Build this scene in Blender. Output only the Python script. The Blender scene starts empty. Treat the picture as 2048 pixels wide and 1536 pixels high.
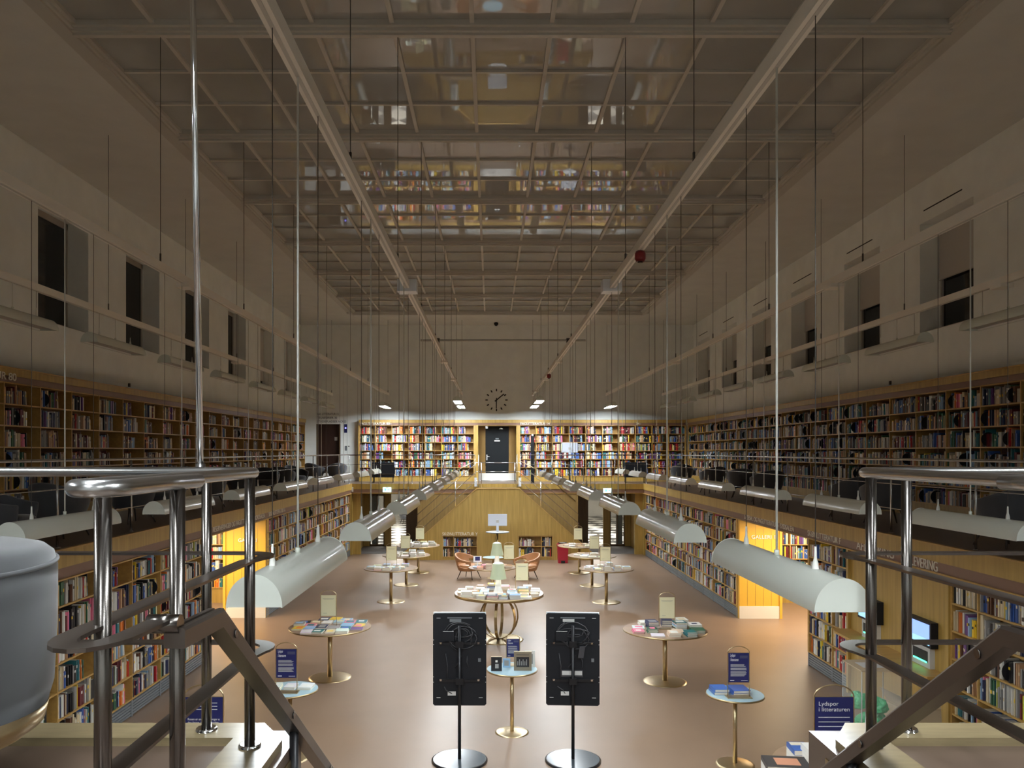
import bpy, math, random
from mathutils import Vector, Matrix
random.seed(7)
S = bpy.context.scene
COL = S.collection
# ------------------------------------------------------------------ camera, world, exposure
CX, EYE, F, VX, VY = -0.262, 4.0, 1600.0, 982.0, 904.0
cam_d = bpy.data.cameras.new('camera')
cam = bpy.data.objects.new('camera', cam_d)
COL.objects.link(cam)
cam.location = (CX, 0, EYE)
cam.rotation_euler = (math.pi / 2, 0, 0)
cam_d.sensor_fit = 'HORIZONTAL'
cam_d.sensor_width = 36.0
cam_d.lens = 36.0 * F / 2048.0
cam_d.shift_x = (1024 - VX) / 2048.0
cam_d.shift_y = (VY - 768) / 2048.0
cam_d.clip_start = 0.05
cam_d.clip_end = 200
S.camera = cam
S.view_settings.view_transform = 'Standard'
S.view_settings.look = 'None'
S.view_settings.gamma = 1.0
S.view_settings.use_curve_mapping = False
S.view_settings.exposure = 0.42
w = bpy.data.worlds.new('night')
S.world = w
w.use_nodes = True
w.node_tree.nodes['Background'].inputs[0].default_value = (0.02, 0.03, 0.06, 1)
w.node_tree.nodes['Background'].inputs[1].default_value = 0.3
try:
    S.cycles.use_denoising = True
    S.cycles.max_bounces = 10
    S.cycles.diffuse_bounces = 6
    S.cycles.glossy_bounces = 4
    S.cycles.transmission_bounces = 6
    S.cycles.caustics_reflective = False
    S.cycles.caustics_refractive = False
    S.cycles.sample_clamp_indirect = 6.0
except Exception:
    pass
LAMP_L = 31.0          # radiance of the pendant lamps' tubes

# ------------------------------------------------------------------ constants
GZ = 2.77              # gallery floor
CZ = 9.38              # ceiling
WX = 8.32              # upper side walls
EX = 5.675             # gallery edge
YB = 31.0              # back gallery edge
YW = 33.9              # back wall


def P(px, py, Y):
    """room point seen at photo pixel px,py at depth Y"""
    return (CX + (px - VX) / F * Y, Y, EYE - (py - VY) / F * Y)


def px_of(x, y, z):
    return VX + F * (x - CX) / y, VY - F * (z - EYE) / y


# ------------------------------------------------------------------ materials
def mat(name, col, rough=0.5, metal=0.0, emit=None, estr=0.0, noise=0.0, nscale=8.0, stretch=(1, 1, 1), bump=0.0, spec=0.5,
        trans=0.0, alpha=None, coat=0.0, sheen=0.0, col2=None, ior=1.5, attr=None):
    m = bpy.data.materials.new(name)
    m.use_nodes = True
    nt = m.node_tree
    b = nt.nodes['Principled BSDF']
    b.inputs['Base Color'].default_value = (*col, 1)
    b.inputs['Roughness'].default_value = rough
    b.inputs['Metallic'].default_value = metal
    b.inputs['IOR'].default_value = ior
    b.inputs['Specular IOR Level'].default_value = spec
    b.inputs['Transmission Weight'].default_value = trans
    b.inputs['Coat Weight'].default_value = coat
    b.inputs['Sheen Weight'].default_value = sheen
    if alpha is not None:
        b.inputs['Alpha'].default_value = alpha
    if emit:
        b.inputs['Emission Color'].default_value = (*emit, 1)
        b.inputs['Emission Strength'].default_value = estr
    if attr:
        a = nt.nodes.new('ShaderNodeAttribute')
        a.attribute_name = attr
        nt.links.new(a.outputs['Color'], b.inputs['Base Color'])
    if noise > 0 or col2 or bump > 0:
        tc = nt.nodes.new('ShaderNodeTexCoord')
        mp = nt.nodes.new('ShaderNodeMapping')
        mp.inputs['Scale'].default_value = stretch
        nz = nt.nodes.new('ShaderNodeTexNoise')
        nz.inputs['Scale'].default_value = nscale
        nz.inputs['Detail'].default_value = 4
        nt.links.new(tc.outputs['Object'], mp.inputs['Vector'])
        nt.links.new(mp.outputs['Vector'], nz.inputs['Vector'])
        if not attr:
            rp = nt.nodes.new('ShaderNodeValToRGB')
            c2 = col2 or tuple(min(1, c * (1 + noise)) for c in col)
            c1 = tuple(c * (1 - noise) for c in col)
            rp.color_ramp.elements[0].color = (*c1, 1)
            rp.color_ramp.elements[1].color = (*c2, 1)
            rp.color_ramp.elements[0].position = 0.3
            rp.color_ramp.elements[1].position = 0.7
            nt.links.new(nz.outputs['Fac'], rp.inputs['Fac'])
            nt.links.new(rp.outputs['Color'], b.inputs['Base Color'])
        if bump > 0:
            bp = nt.nodes.new('ShaderNodeBump')
            bp.inputs['Strength'].default_value = bump
            bp.inputs['Distance'].default_value = 0.01
            nt.links.new(nz.outputs['Fac'], bp.inputs['Height'])
            nt.links.new(bp.outputs['Normal'], b.inputs['Normal'])
    return m


M = {}
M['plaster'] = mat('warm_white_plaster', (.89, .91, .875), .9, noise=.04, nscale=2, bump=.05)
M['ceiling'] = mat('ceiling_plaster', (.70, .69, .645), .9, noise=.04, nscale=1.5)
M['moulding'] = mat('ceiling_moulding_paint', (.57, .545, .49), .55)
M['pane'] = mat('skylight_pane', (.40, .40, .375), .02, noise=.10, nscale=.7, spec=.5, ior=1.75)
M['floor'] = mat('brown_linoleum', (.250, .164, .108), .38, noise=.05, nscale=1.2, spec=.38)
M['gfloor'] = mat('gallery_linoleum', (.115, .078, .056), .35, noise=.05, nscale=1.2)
M['oak'] = mat('oak_veneer', (.43, .270, .060), .42, noise=.16, nscale=3.0, stretch=(6, 6, .35), col2=(.49, .315, .078))
M['shelf'] = mat('oak_shelf', (.48, .285, .078), .45, noise=.12, nscale=4, stretch=(.5, 4, 4))
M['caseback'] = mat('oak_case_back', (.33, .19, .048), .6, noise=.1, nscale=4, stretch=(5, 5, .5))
M['strip'] = mat('red_brown_fascia_strip', (.215, .115, .072), .45, noise=.06, nscale=3)
M['vent'] = mat('grey_blue_vent_metal', (.22, .24, .255), .4, metal=.5)
M['ventdark'] = mat('vent_gap', (.02, .022, .024), .7)
M['lamp'] = mat('grey_green_lamp_paint', (.70, .735, .66), .22, spec=.5, coat=.3)
M['lampin'] = mat('lamp_inner_white', (.8, .8, .78), .5)
M['tube'] = mat('lamp_tube_on', (1, 1, 1), .5, emit=(.925, 1.0, 1.055), estr=LAMP_L)
M['tubehigh'] = mat('high_lamp_tube_on', (1, 1, 1), .5, emit=(.925, 1.0, 1.055), estr=LAMP_L * 3.3)
M['tubenear'] = mat('near_lamp_tube_on', (1, 1, 1), .5, emit=(.925, 1.0, 1.055), estr=LAMP_L * 1.75)
M['tubeoff'] = mat('lamp_tube_off', (.62, .6, .56), .5)
M['track'] = mat('cream_track_paint', (.84, .80, .72), .4)
M['wire'] = mat('dark_steel_wire', (.10, .09, .08), .45, metal=.5)
M['cord'] = mat('pale_cord', (.72, .72, .66), .4)
M['darksteel'] = mat('dark_polished_steel', (.17, .155, .142), .24, metal=1.0)
M['casebrown'] = mat('lighting_tinted_oak_back', (.22, .13, .095), .6, noise=.1, nscale=4, stretch=(5, 5, .5))  # same oak as the other case backs, browned to carry the galleries' mixed lighting
M['oakshade'] = mat('shaded_oak_panel', (.31, .195, .062), .45, noise=.16, nscale=3.0, stretch=(6, 6, .35))  # oak darkened so its colour carries part of the shadow behind the stair wall
M['kickgrey'] = mat('brushed_grey_kick_plate', (.055, .053, .05), .6)
M['steel'] = mat('brushed_stainless_steel', (.46, .46, .455), .27, metal=1.0)
M['bronze'] = mat('dark_bronze_steel', (.125, .103, .09), .32, metal=.85)
M['chrome'] = mat('polished_flange', (.75, .76, .77), .12, metal=1.0)
M['ledge'] = mat('pale_oak_kerb', (.22, .17, .092), .35, noise=.15, nscale=6, stretch=(1, 5, 5))
M['brass'] = mat('brushed_brass', (.55, .43, .25), .30, metal=.9)
M['brassdark'] = mat('antique_brass', (.42, .32, .17), .32, metal=.9)
M['walnut'] = mat('table_top_laminate', (.34, .22, .14), .35, noise=.1, nscale=5)
M['bluetop'] = mat('pale_blue_laminate', (.36, .50, .55), .4)
M['black'] = mat('black_plastic', (.008, .009, .012), .5, spec=.3)
M['blackmetal'] = mat('black_powder_coat', (.016, .016, .018), .35, metal=.3)
M['basetop'] = mat('grey_black_base_disc', (.06, .075, .085), .18, spec=.6)
M['cable'] = mat('grey_black_cable', (.045, .045, .05), .4)
M['sticker'] = mat('silver_sticker', (.55, .55, .53), .4)
M['whiteplastic'] = mat('white_plastic', (.75, .77, .80), .35)
M['screenback'] = mat('silver_white_screen_back', (.72, .78, .88), .3)
M['cream'] = mat('cream_poster', (.75, .70, .45), .5)
M['creamink'] = mat('poster_ink', (.25, .24, .2), .6)
M['navy'] = mat('navy_poster', (.018, .022, .115), .35)
M['white'] = mat('white_print', (.85, .85, .85), .5)
M['letter'] = mat('white_metal_letters', (.82, .76, .64), .4)
M['ink'] = mat('black_print', (.02, .02, .02), .6)
M['velvet'] = mat('grey_velvet', (.036, .038, .040), .8, sheen=.5, noise=.22, nscale=3.0)
M['charcoal'] = mat('charcoal_wool', (.05, .053, .060), .8, sheen=.3)
M['leather'] = mat('tan_leather', (.42, .20, .085), .4, noise=.08, nscale=6)
M['darkleg'] = mat('dark_wood_leg', (.04, .026, .018), .45)
M['red'] = mat('red_plastic', (.42, .015, .035), .35)
M['bellred'] = mat('deep_red_bell', (.22, .008, .012), .35)
M['yellow'] = mat('yellow_lacquer', (.74, .43, .055), .4)
M['kick'] = mat('pale_kick_plate', (.75, .70, .62), .4)
M['paper'] = mat('page_edges', (.72, .67, .56), .8)
M['cover'] = mat('book_cover', (.5, .5, .5), .45, attr='Col')
M['darkglass'] = mat('night_window_glass', (.012, .013, .016), .08, spec=.5)
M['winframe'] = mat('window_frame_paint', (.45, .41, .36), .5)
M['blind'] = mat('pale_roller_blind', (.56, .53, .49), .8)
M['door'] = mat('black_door_paint', (.006, .008, .010), .5, spec=.25)
M['darkdoor'] = mat('dark_mahogany', (.035, .014, .009), .4, noise=.2, nscale=4, stretch=(5, 5, .4))
M['brownwood'] = mat('brown_door_wood', (.16, .095, .04), .4, noise=.15, nscale=4, stretch=(5, 5, .4))
M['exit'] = mat('lit_exit_sign', (.8, 1, .95), .4, emit=(.66, 1.0, 1.0), estr=1.6)
M['exitgreen'] = mat('exit_green', (.0, .4, .2), .4, emit=(.15, .8, .55), estr=2.0)
M['screen'] = mat('lit_kiosk_screen', (.2, .4, .9), .3, emit=(.33, .50, 1.0), estr=.72)
M['screenlow'] = mat('lit_screen_field', (.3, .7, 1), .3, emit=(.40, .72, .95), estr=.72)
M['led'] = mat('green_led', (0, 1, .4), .4, emit=(.05, 1, .42), estr=5)
M['panelblue'] = mat('violet_display', (.1, .1, .6), .4, emit=(.25, .25, 1.0), estr=2.2)
M['clear'] = mat('clear_acrylic', (.93, .97, .95), .02, trans=0, alpha=.07, spec=.5)
M['doorglass'] = mat('door_glass', (.8, .9, .88), .02, alpha=.10, spec=.5)
M['greencloth'] = mat('green_crumpled_plastic', (.05, .42, .16), .35, spec=.6)
M['card'] = mat('brown_cardboard', (.46, .35, .22), .8)
M['greymat'] = mat('grey_entrance_mat', (.16, .15, .145), .9, noise=.1, nscale=30)
M['lampshade'] = mat('pale_green_lamp_shade', (.42, .47, .31), .45, emit=(.75, .85, .55), estr=.05)
M['opal'] = mat('white_lamp_base', (.85, .85, .80), .4)
M['downlight'] = mat('downlight_lens', (1, 1, 1), .5, emit=(1.0, .86, .62), estr=40)
M['coollight'] = mat('cool_downlight_lens', (1, 1, 1), .5, emit=(1.0, .97, .9), estr=30)
M['lobbywall'] = mat('lobby_plaster', (.75, .73, .68), .9, noise=.03, nscale=2)

# harlequin lobby floor
def harlequin():
    m = bpy.data.materials.new('black_white_stone_floor')
    m.use_nodes = True
    nt = m.node_tree
    b = nt.nodes['Principled BSDF']
    b.inputs['Roughness'].default_value = .25
    tc = nt.nodes.new('ShaderNodeTexCoord')
    mp = nt.nodes.new('ShaderNodeMapping')
    mp.inputs['Rotation'].default_value = (0, 0, math.radians(38))
    ck = nt.nodes.new('ShaderNodeTexChecker')
    ck.inputs['Scale'].default_value = 1.1
    ck.inputs['Color1'].default_value = (.82, .80, .74, 1)
    ck.inputs['Color2'].default_value = (.05, .05, .05, 1)
    nt.links.new(tc.outputs['Object'], mp.inputs['Vector'])
    nt.links.new(mp.outputs['Vector'], ck.inputs['Vector'])
    nt.links.new(ck.outputs['Color'], b.inputs['Base Color'])
    return m


M['harlequin'] = harlequin()


# ------------------------------------------------------------------ mesh builder
class MB:
    def __init__(s):
        s.v, s.f, s.m, s.c, s.mats, s.sm = [], [], [], [], [], []

    def mi(s, m):
        if m not in s.mats:
            s.mats.append(m)
        return s.mats.index(m)

    def face(s, idx, m, col=None, smooth=False):
        s.f.append(idx)
        s.m.append(s.mi(m))
        s.c.append(col)
        s.sm.append(smooth)

    def quadbox(s, c8, m, col=None, topcol=None, topm=None):
        o = len(s.v)
        s.v += c8
        for k, q in enumerate(((0, 3, 2, 1), (4, 5, 6, 7), (0, 1, 5, 4), (1, 2, 6, 5), (2, 3, 7, 6), (3, 0, 4, 7))):
            s.face([o + i for i in q], topm if (k == 1 and topm) else m, topcol if (k == 1 and topcol) else col)

    def box(s, x0, x1, y0, y1, z0, z1, m, col=None, **k):
        s.quadbox([(x0, y0, z0), (x1, y0, z0), (x1, y1, z0), (x0, y1, z0), (x0, y0, z1), (x1, y0, z1), (x1, y1, z1), (x0, y1, z1)], m, col, **k)
        return s

    def obox(s, c, ax, ay, az, m, col=None, **k):
        c, ax, ay, az = Vector(c), Vector(ax), Vector(ay), Vector(az)
        pts = [c - ax - ay - az, c + ax - ay - az, c + ax + ay - az, c - ax + ay - az, c - ax - ay + az, c + ax - ay + az, c + ax + ay + az, c - ax + ay + az]
        s.quadbox([tuple(p) for p in pts], m, col, **k)
        return s

    def bar(s, a, b, wx, wz, m, up=(0, 0, 1)):
        a, b = Vector(a), Vector(b)
        d = (b - a)
        L = d.length
        d.normalize()
        sd = d.cross(Vector(up))
        if sd.length < 1e-5:
            sd = Vector((1, 0, 0))
        sd.normalize()
        u = sd.cross(d)
        s.obox((a + b) / 2, d * L / 2, sd * wx / 2, u * wz / 2, m)
        return s

    def tube(s, pts, r, m, n=10, caps=True, closed=False, smooth=True):
        pts = [Vector(p) for p in pts]
        k = len(pts)
        rr = r if isinstance(r, (list, tuple)) else [r] * k
        prev = None
        rings = []
        for i, p in enumerate(pts):
            if closed:
                t = (pts[(i + 1) % k] - pts[i - 1])
            else:
                t = pts[min(i + 1, k - 1)] - pts[max(i - 1, 0)]
            t.normalize()
            if prev is None:
                a = t.cross(Vector((0, 0, 1)))
                if a.length < 1e-3:
                    a = t.cross(Vector((0, 1, 0)))
            else:
                a = prev - t * prev.dot(t)
            a.normalize()
            prev = a.copy()
            b = t.cross(a)
            o = len(s.v)
            for j in range(n):
                an = 2 * math.pi * j / n
                s.v.append(tuple(p + (a * math.cos(an) + b * math.sin(an)) * rr[i]))
            rings.append(o)
        for i in range(k if closed else k - 1):
            o, q = rings[i], rings[(i + 1) % k]
            for j in range(n):
                j2 = (j + 1) % n
                s.face([o + j, o + j2, q + j2, q + j], m, None, smooth)
        if caps and not closed:
            s.face([rings[0] + j for j in range(n)][::-1], m)
            s.face([rings[-1] + j for j in range(n)], m)
        return s

    def lathe(s, prof, m, c=(0, 0, 0), n=32, smooth=True, m2=None):
        """profile of (radius, z), closed at both ends when the radius is 0"""
        rings = []
        for r, z in prof:
            o = len(s.v)
            if r <= 1e-6:
                s.v.append((c[0], c[1], c[2] + z))
                rings.append((o, 1))
            else:
                for j in range(n):
                    a = 2 * math.pi * j / n
                    s.v.append((c[0] + r * math.cos(a), c[1] + r * math.sin(a), c[2] + z))
                rings.append((o, n))
        for i in range(len(rings) - 1):
            (o, k), (q, l) = rings[i], rings[i + 1]
            mm = m2[i] if m2 and m2[i] else m
            flat = abs(prof[i][1] - prof[i + 1][1]) < 1e-6
            for j in range(n):
                j2 = (j + 1) % n
                if k == 1 and l == 1:
                    continue
                if k == 1:
                    s.face([o, q + j2, q + j][::-1], mm, None, smooth and not flat)
                elif l == 1:
                    s.face([o + j, o + j2, q], mm, None, smooth and not flat)
                else:
                    s.face([o + j, o + j2, q + j2, q + j], mm, None, smooth and not flat)
        return s

    def sweep(s, path, prof, m, up=(0, 0, 1), caps=True, mats=None):
        """profile (side, up) swept along path, mitred"""
        path = [Vector(p) for p in path]
        k, n = len(path), len(prof)
        up = Vector(up)
        rings = []
        for i, p in enumerate(path):
            d0 = (path[i] - path[i - 1]).normalized() if i else None
            d1 = (path[i + 1] - path[i]).normalized() if i < k - 1 else None
            t = (d0 + d1).normalized() if d0 and d1 else (d0 or d1)
            sd = t.cross(up).normalized()
            u = sd.cross(t).normalized()
            sc = 1.0
            if d0 and d1:
                sc = 1 / max(.5, math.sqrt(max(0.0, (1 + d0.dot(d1)) / 2)))
            hz = abs((d0 or d1).z - (d1 or d0).z) > .05
            o = len(s.v)
            for a, b in prof:
                s.v.append(tuple(p + sd * a * (1 if hz else sc) + u * b * (sc if hz else 1)))
            rings.append(o)
        for i in range(k - 1):
            o, q = rings[i], rings[i + 1]
            for j in range(n):
                j2 = (j + 1) % n
                s.face([o + j, o + j2, q + j2, q + j], mats[j] if mats else m)
        if caps:
            s.face([rings[0] + j for j in range(n)][::-1], m)
            s.face([rings[-1] + j for j in range(n)], m)
        return s

    def prism(s, poly, axis, a, b, m):
        """polygon extruded along axis 'x','y','z' from a to b; poly holds the other two coordinates in order"""
        def mk(p, t):
            return {'x': (t, p[0], p[1]), 'y': (p[0], t, p[1]), 'z': (p[0], p[1], t)}[axis]
        n = len(poly)
        o = len(s.v)
        s.v += [mk(p, a) for p in poly] + [mk(p, b) for p in poly]
        s.face([o + i for i in range(n)][::-1], m)
        s.face([o + n + i for i in range(n)], m)
        for i in range(n):
            j = (i + 1) % n
            s.face([o + i, o + j, o + n + j, o + n + i], m)
        return s

    def build(s, name, parent=None, loc=(0, 0, 0), rotz=0.0, mw=None):
        me = bpy.data.meshes.new(name)
        me.from_pydata(s.v, [], s.f)
        for m in s.mats:
            me.materials.append(M[m])
        me.polygons.foreach_set('material_index', s.m)
        me.polygons.foreach_set('use_smooth', s.sm)
        if any(c is not None for c in s.c):
            ca = me.color_attributes.new('Col', 'FLOAT_COLOR', 'CORNER')
            buf = []
            for f, c in zip(s.f, s.c):
                c = c or (.5, .5, .5)
                buf += [c[0], c[1], c[2], 1.0] * len(f)
            ca.data.foreach_set('color', buf)
        me.update()
        o = bpy.data.objects.new(name, me)
        COL.objects.link(o)
        if parent:
            o.parent = parent
        if mw is not None:
            o.matrix_basis = mw
        else:
            o.location = loc
            o.rotation_euler = (0, 0, rotz)
        return o


def recalc(o):
    import bmesh
    bm = bmesh.new()
    bm.from_mesh(o.data)
    bmesh.ops.recalc_face_normals(bm, faces=bm.faces)
    bm.to_mesh(o.data)
    bm.free()
    return o


def tag(o, label, cat, group=None, kind=None):
    if label:
        o['label'] = label
    if cat:
        o['category'] = cat
    if group:
        o['group'] = group
    if kind:
        o['kind'] = kind
    return o


def thing(name, label, cat, loc=(0, 0, 0), rotz=0.0, group=None, mw=None):
    o = bpy.data.objects.new(name, None)
    COL.objects.link(o)
    o.empty_display_size = .1
    if mw is not None:
        o.matrix_basis = mw
    else:
        o.location = loc
        o.rotation_euler = (0, 0, rotz)
    return tag(o, label, cat, group)


def struct(mb, name, parent=None, **k):
    o = mb.build(name, parent, **k)
    o['kind'] = 'structure'
    return o


def dup(root, label=None, group=None):
    r = root.copy()
    COL.objects.link(r)
    if label:
        r['label'] = label
    if group:
        r['group'] = group
    for ch in list(root.children):
        c = ch.copy()
        COL.objects.link(c)
        c.parent = r
        for g in list(ch.children):
            d = g.copy()
            COL.objects.link(d)
            d.parent = c
    return r


def text(name, s, size, parent, mw, m='letter', extrude=.004, width=None, align='LEFT'):
    if ' ' in s and '\n' not in s:      # one mesh per word
        def measure(b):
            cu = bpy.data.curves.new('measure', 'FONT')
            cu.body = b
            cu.size = size
            o = bpy.data.objects.new('measure', cu)
            COL.objects.link(o)
            bpy.context.view_layer.update()
            d = o.dimensions.x
            bpy.data.objects.remove(o)
            return d
        k = (width / measure(s)) if width else 1.0
        pos = 0
        for wd in s.split(' '):
            x0 = (measure(s[:pos] + 'I' + wd) - measure('I' + wd)) if pos else 0.0
            text(name, wd, size, parent, mw @ Matrix.Translation((x0 * k, 0, 0)), m, extrude, measure(wd) * k)
            pos += len(wd) + 1
        return None
    cu = bpy.data.curves.new(name, 'FONT')
    cu.body = s
    cu.size = size
    cu.extrude = extrude
    cu.align_x = align
    cu.materials.append(M[m])
    o = bpy.data.objects.new(name, cu)
    COL.objects.link(o)
    bpy.context.view_layer.update()
    d = o.dimensions.x
    sx = width / d if width and d > 0 else 1.0
    me = bpy.data.meshes.new_from_object(o.evaluated_get(bpy.context.evaluated_depsgraph_get()))
    bpy.data.objects.remove(o)
    me.transform(Matrix.Scale(sx, 4, (1, 0, 0)))
    me.name = name
    o = bpy.data.objects.new(name, me)
    COL.objects.link(o)
    if parent:
        o.parent = parent
    o.matrix_basis = mw
    return o


def frame_mw(origin, u, into):
    """local x along u, local y into the wall, local z up"""
    u, i = Vector(u), Vector(into)
    z = u.cross(i)
    return Matrix(((u.x, i.x, z.x, origin[0]), (u.y, i.y, z.y, origin[1]), (u.z, i.z, z.z, origin[2]), (0, 0, 0, 1)))


TXT = Matrix(((1, 0, 0, 0), (0, 0, -1, 0), (0, 1, 0, 0), (0, 0, 0, 1)))   # text standing up, facing local -y
ORD = ('zeroth first second third fourth fifth sixth seventh eighth ninth tenth eleventh twelfth thirteenth fourteenth fifteenth sixteenth '
       'seventeenth eighteenth nineteenth twentieth').split()
TENS = {20: 'twenty', 30: 'thirty', 40: 'forty', 50: 'fifty', 60: 'sixty'}


def ordw(n):
    if n <= 20:
        return ORD[n]
    t, u = n // 10 * 10, n % 10
    return (TENS[t][:-1] + 'ieth') if u == 0 else TENS[t] + '-' + ORD[u]


def arc(cx, cy, r, a0, a1, n, z=0.0):
    return [(cx + r * math.cos(a0 + (a1 - a0) * i / n), cy + r * math.sin(a0 + (a1 - a0) * i / n), z) for i in range(n + 1)]

# ================================================================== large structure
YN = -3.0
struct(MB().box(-12, 12, YN, 34.05, -.2, 0, 'floor'), 'floor')
struct(MB().box(-9, 9, 34.05, 50, -.2, 0, 'harlequin'), 'floor_lobby')
# gallery slabs
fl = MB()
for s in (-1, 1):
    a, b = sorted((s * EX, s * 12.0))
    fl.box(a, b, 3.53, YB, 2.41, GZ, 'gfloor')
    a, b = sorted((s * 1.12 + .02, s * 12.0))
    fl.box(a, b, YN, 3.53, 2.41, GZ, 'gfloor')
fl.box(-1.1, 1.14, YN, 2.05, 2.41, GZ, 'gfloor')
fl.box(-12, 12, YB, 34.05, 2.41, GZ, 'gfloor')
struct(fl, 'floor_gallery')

# fascia round the gallery edge: oak board above a red-brown strip
for i, s in enumerate((-1, 1)):
    f = MB()
    x0, x1 = sorted((s * (EX - .04), s * (EX + .01)))
    f.box(x0, x1, 3.53, YB - .04, 2.545, GZ - .005, 'oak')
    x0, x1 = sorted((s * (EX - .015), s * (EX + .01)))
    f.box(x0, x1, 3.53, YB - .02, 2.405, 2.545, 'strip')
    x0, x1 = sorted((s * (EX - .05), s * (EX + .01)))
    f.box(x0, x1, 3.53, YB - .05, GZ - .005, GZ + .012, 'shelf')
    f.box(x0, x1, 3.53, YB - .03, 2.385, 2.405, 'shelf')
    struct(f, 'trim_%d' % (i + 1))
f = MB()
f.box(-EX + .04, EX - .04, YB - .04, YB + .01, 2.56, GZ - .005, 'oak')
f.box(-EX + .01, EX - .01, YB - .015, YB + .01, 2.42, 2.56, 'strip')
f.box(-EX + .03, EX - .03, YB - .03, YB + .01, 2.395, 2.42, 'shelf')
struct(f, 'trim_3')

# ceiling ring round the skylight
SX, SY1, SY0 = 5.62, 30.72, -.1
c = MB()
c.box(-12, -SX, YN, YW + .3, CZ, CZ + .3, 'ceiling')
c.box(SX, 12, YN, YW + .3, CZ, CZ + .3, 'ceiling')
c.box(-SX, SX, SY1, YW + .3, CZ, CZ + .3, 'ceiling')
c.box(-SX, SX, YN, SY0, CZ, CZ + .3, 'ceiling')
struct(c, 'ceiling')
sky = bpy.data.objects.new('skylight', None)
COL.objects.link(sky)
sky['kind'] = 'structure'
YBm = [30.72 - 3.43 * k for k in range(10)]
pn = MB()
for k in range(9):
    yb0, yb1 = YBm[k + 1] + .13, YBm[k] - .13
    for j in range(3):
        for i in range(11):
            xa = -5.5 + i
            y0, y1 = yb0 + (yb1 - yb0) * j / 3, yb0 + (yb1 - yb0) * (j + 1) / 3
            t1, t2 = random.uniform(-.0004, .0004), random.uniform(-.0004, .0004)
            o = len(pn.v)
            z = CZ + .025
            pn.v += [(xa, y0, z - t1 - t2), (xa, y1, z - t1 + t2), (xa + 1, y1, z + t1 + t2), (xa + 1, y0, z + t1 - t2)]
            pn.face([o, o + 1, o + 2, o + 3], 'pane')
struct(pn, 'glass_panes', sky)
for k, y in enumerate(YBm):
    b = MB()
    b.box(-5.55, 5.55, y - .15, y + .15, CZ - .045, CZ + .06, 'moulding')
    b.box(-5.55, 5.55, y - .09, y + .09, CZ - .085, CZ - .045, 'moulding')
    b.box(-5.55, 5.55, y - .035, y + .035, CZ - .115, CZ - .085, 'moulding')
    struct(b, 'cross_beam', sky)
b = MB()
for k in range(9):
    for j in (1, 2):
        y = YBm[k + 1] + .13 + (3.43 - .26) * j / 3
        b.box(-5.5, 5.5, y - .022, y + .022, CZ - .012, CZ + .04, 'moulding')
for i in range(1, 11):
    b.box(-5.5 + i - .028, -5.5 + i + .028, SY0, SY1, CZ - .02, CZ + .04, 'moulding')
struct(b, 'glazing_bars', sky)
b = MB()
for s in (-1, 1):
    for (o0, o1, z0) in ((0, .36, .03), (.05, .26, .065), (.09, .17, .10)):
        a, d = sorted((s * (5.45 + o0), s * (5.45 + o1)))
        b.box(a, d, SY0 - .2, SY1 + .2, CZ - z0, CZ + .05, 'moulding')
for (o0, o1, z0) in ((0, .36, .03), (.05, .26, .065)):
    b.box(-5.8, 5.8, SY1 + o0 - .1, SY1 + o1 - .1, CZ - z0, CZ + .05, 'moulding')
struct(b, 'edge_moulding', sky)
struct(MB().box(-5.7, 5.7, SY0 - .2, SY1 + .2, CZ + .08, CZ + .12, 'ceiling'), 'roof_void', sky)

# upper walls with window openings
WY = [14.23 + 3.43 * k for k in range(6)]
WZ0, WZ1, WW = 6.37, 8.55, 1.78
for s, nm in ((-1, 'wall_left'), (1, 'wall_right')):
    m = MB()
    xa, xb = sorted((s * WX, s * (WX + .55)))
    m.box(xa, xb, YN, YW + .3, GZ, WZ0, 'plaster')
    m.box(xa, xb, YN, YW + .3, WZ1, CZ, 'plaster')
    ys = [YN] + [v for y in WY for v in (y, y + WW)] + [YW + .3]
    for i in range(0, len(ys), 2):
        m.box(xa, xb, ys[i], ys[i + 1], WZ0, WZ1, 'plaster')
    struct(m, nm)
n = 0
for s in (-1, 1):
    for k, y in enumerate(WY):
        n += 1
        r = bpy.data.objects.new('window_%d' % n, None)
        COL.objects.link(r)
        r['kind'] = 'structure'
        r.location = (s * (WX + .45), y + WW / 2, WZ0)
        h, hw = WZ1 - WZ0, WW / 2
        fr = MB()
        t = .05
        for (a, b_, z0, z1) in ((-hw, -hw + t, 0, h), (hw - t, hw, 0, h), (-hw, hw, 0, t), (-hw, hw, h - .12, h)):
            fr.box(-.04, .04, a, b_, z0, z1, 'winframe')
        struct(fr, 'window_frame', r)
        struct(MB().box(.0, .015, -hw + t, hw - t, t, h - .12, 'darkglass'), 'pane', r)
        if s == 1 or k >= 4:
            zb = (1.06 if k < 4 else 1.0) if s == 1 else .25
            x = -s * .07
            bl = MB().box(x - .004, x + .004, -hw + .03, hw - .03, zb, h - .06, 'blind')
            bl.tube([(x, -hw + .03, zb), (x, hw - .03, zb)], .012, 'winframe', 8)
            bl.tube([(x, -hw + .02, h - .05), (x, hw - .02, h - .05)], .035, 'winframe', 10)
            struct(bl, 'roller_blind', r)
        struct(MB().box(min(-s * .42, -s * .05), max(-s * .42, -s * .05), -hw + .002, hw - .002, 0, .02, 'winframe'), 'sill', r)
        if s == 1:
            struct(MB().box(-.452, -.449, -.55, .75, h + .22, h + .245, 'ventdark'), 'air_slot', r)

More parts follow.
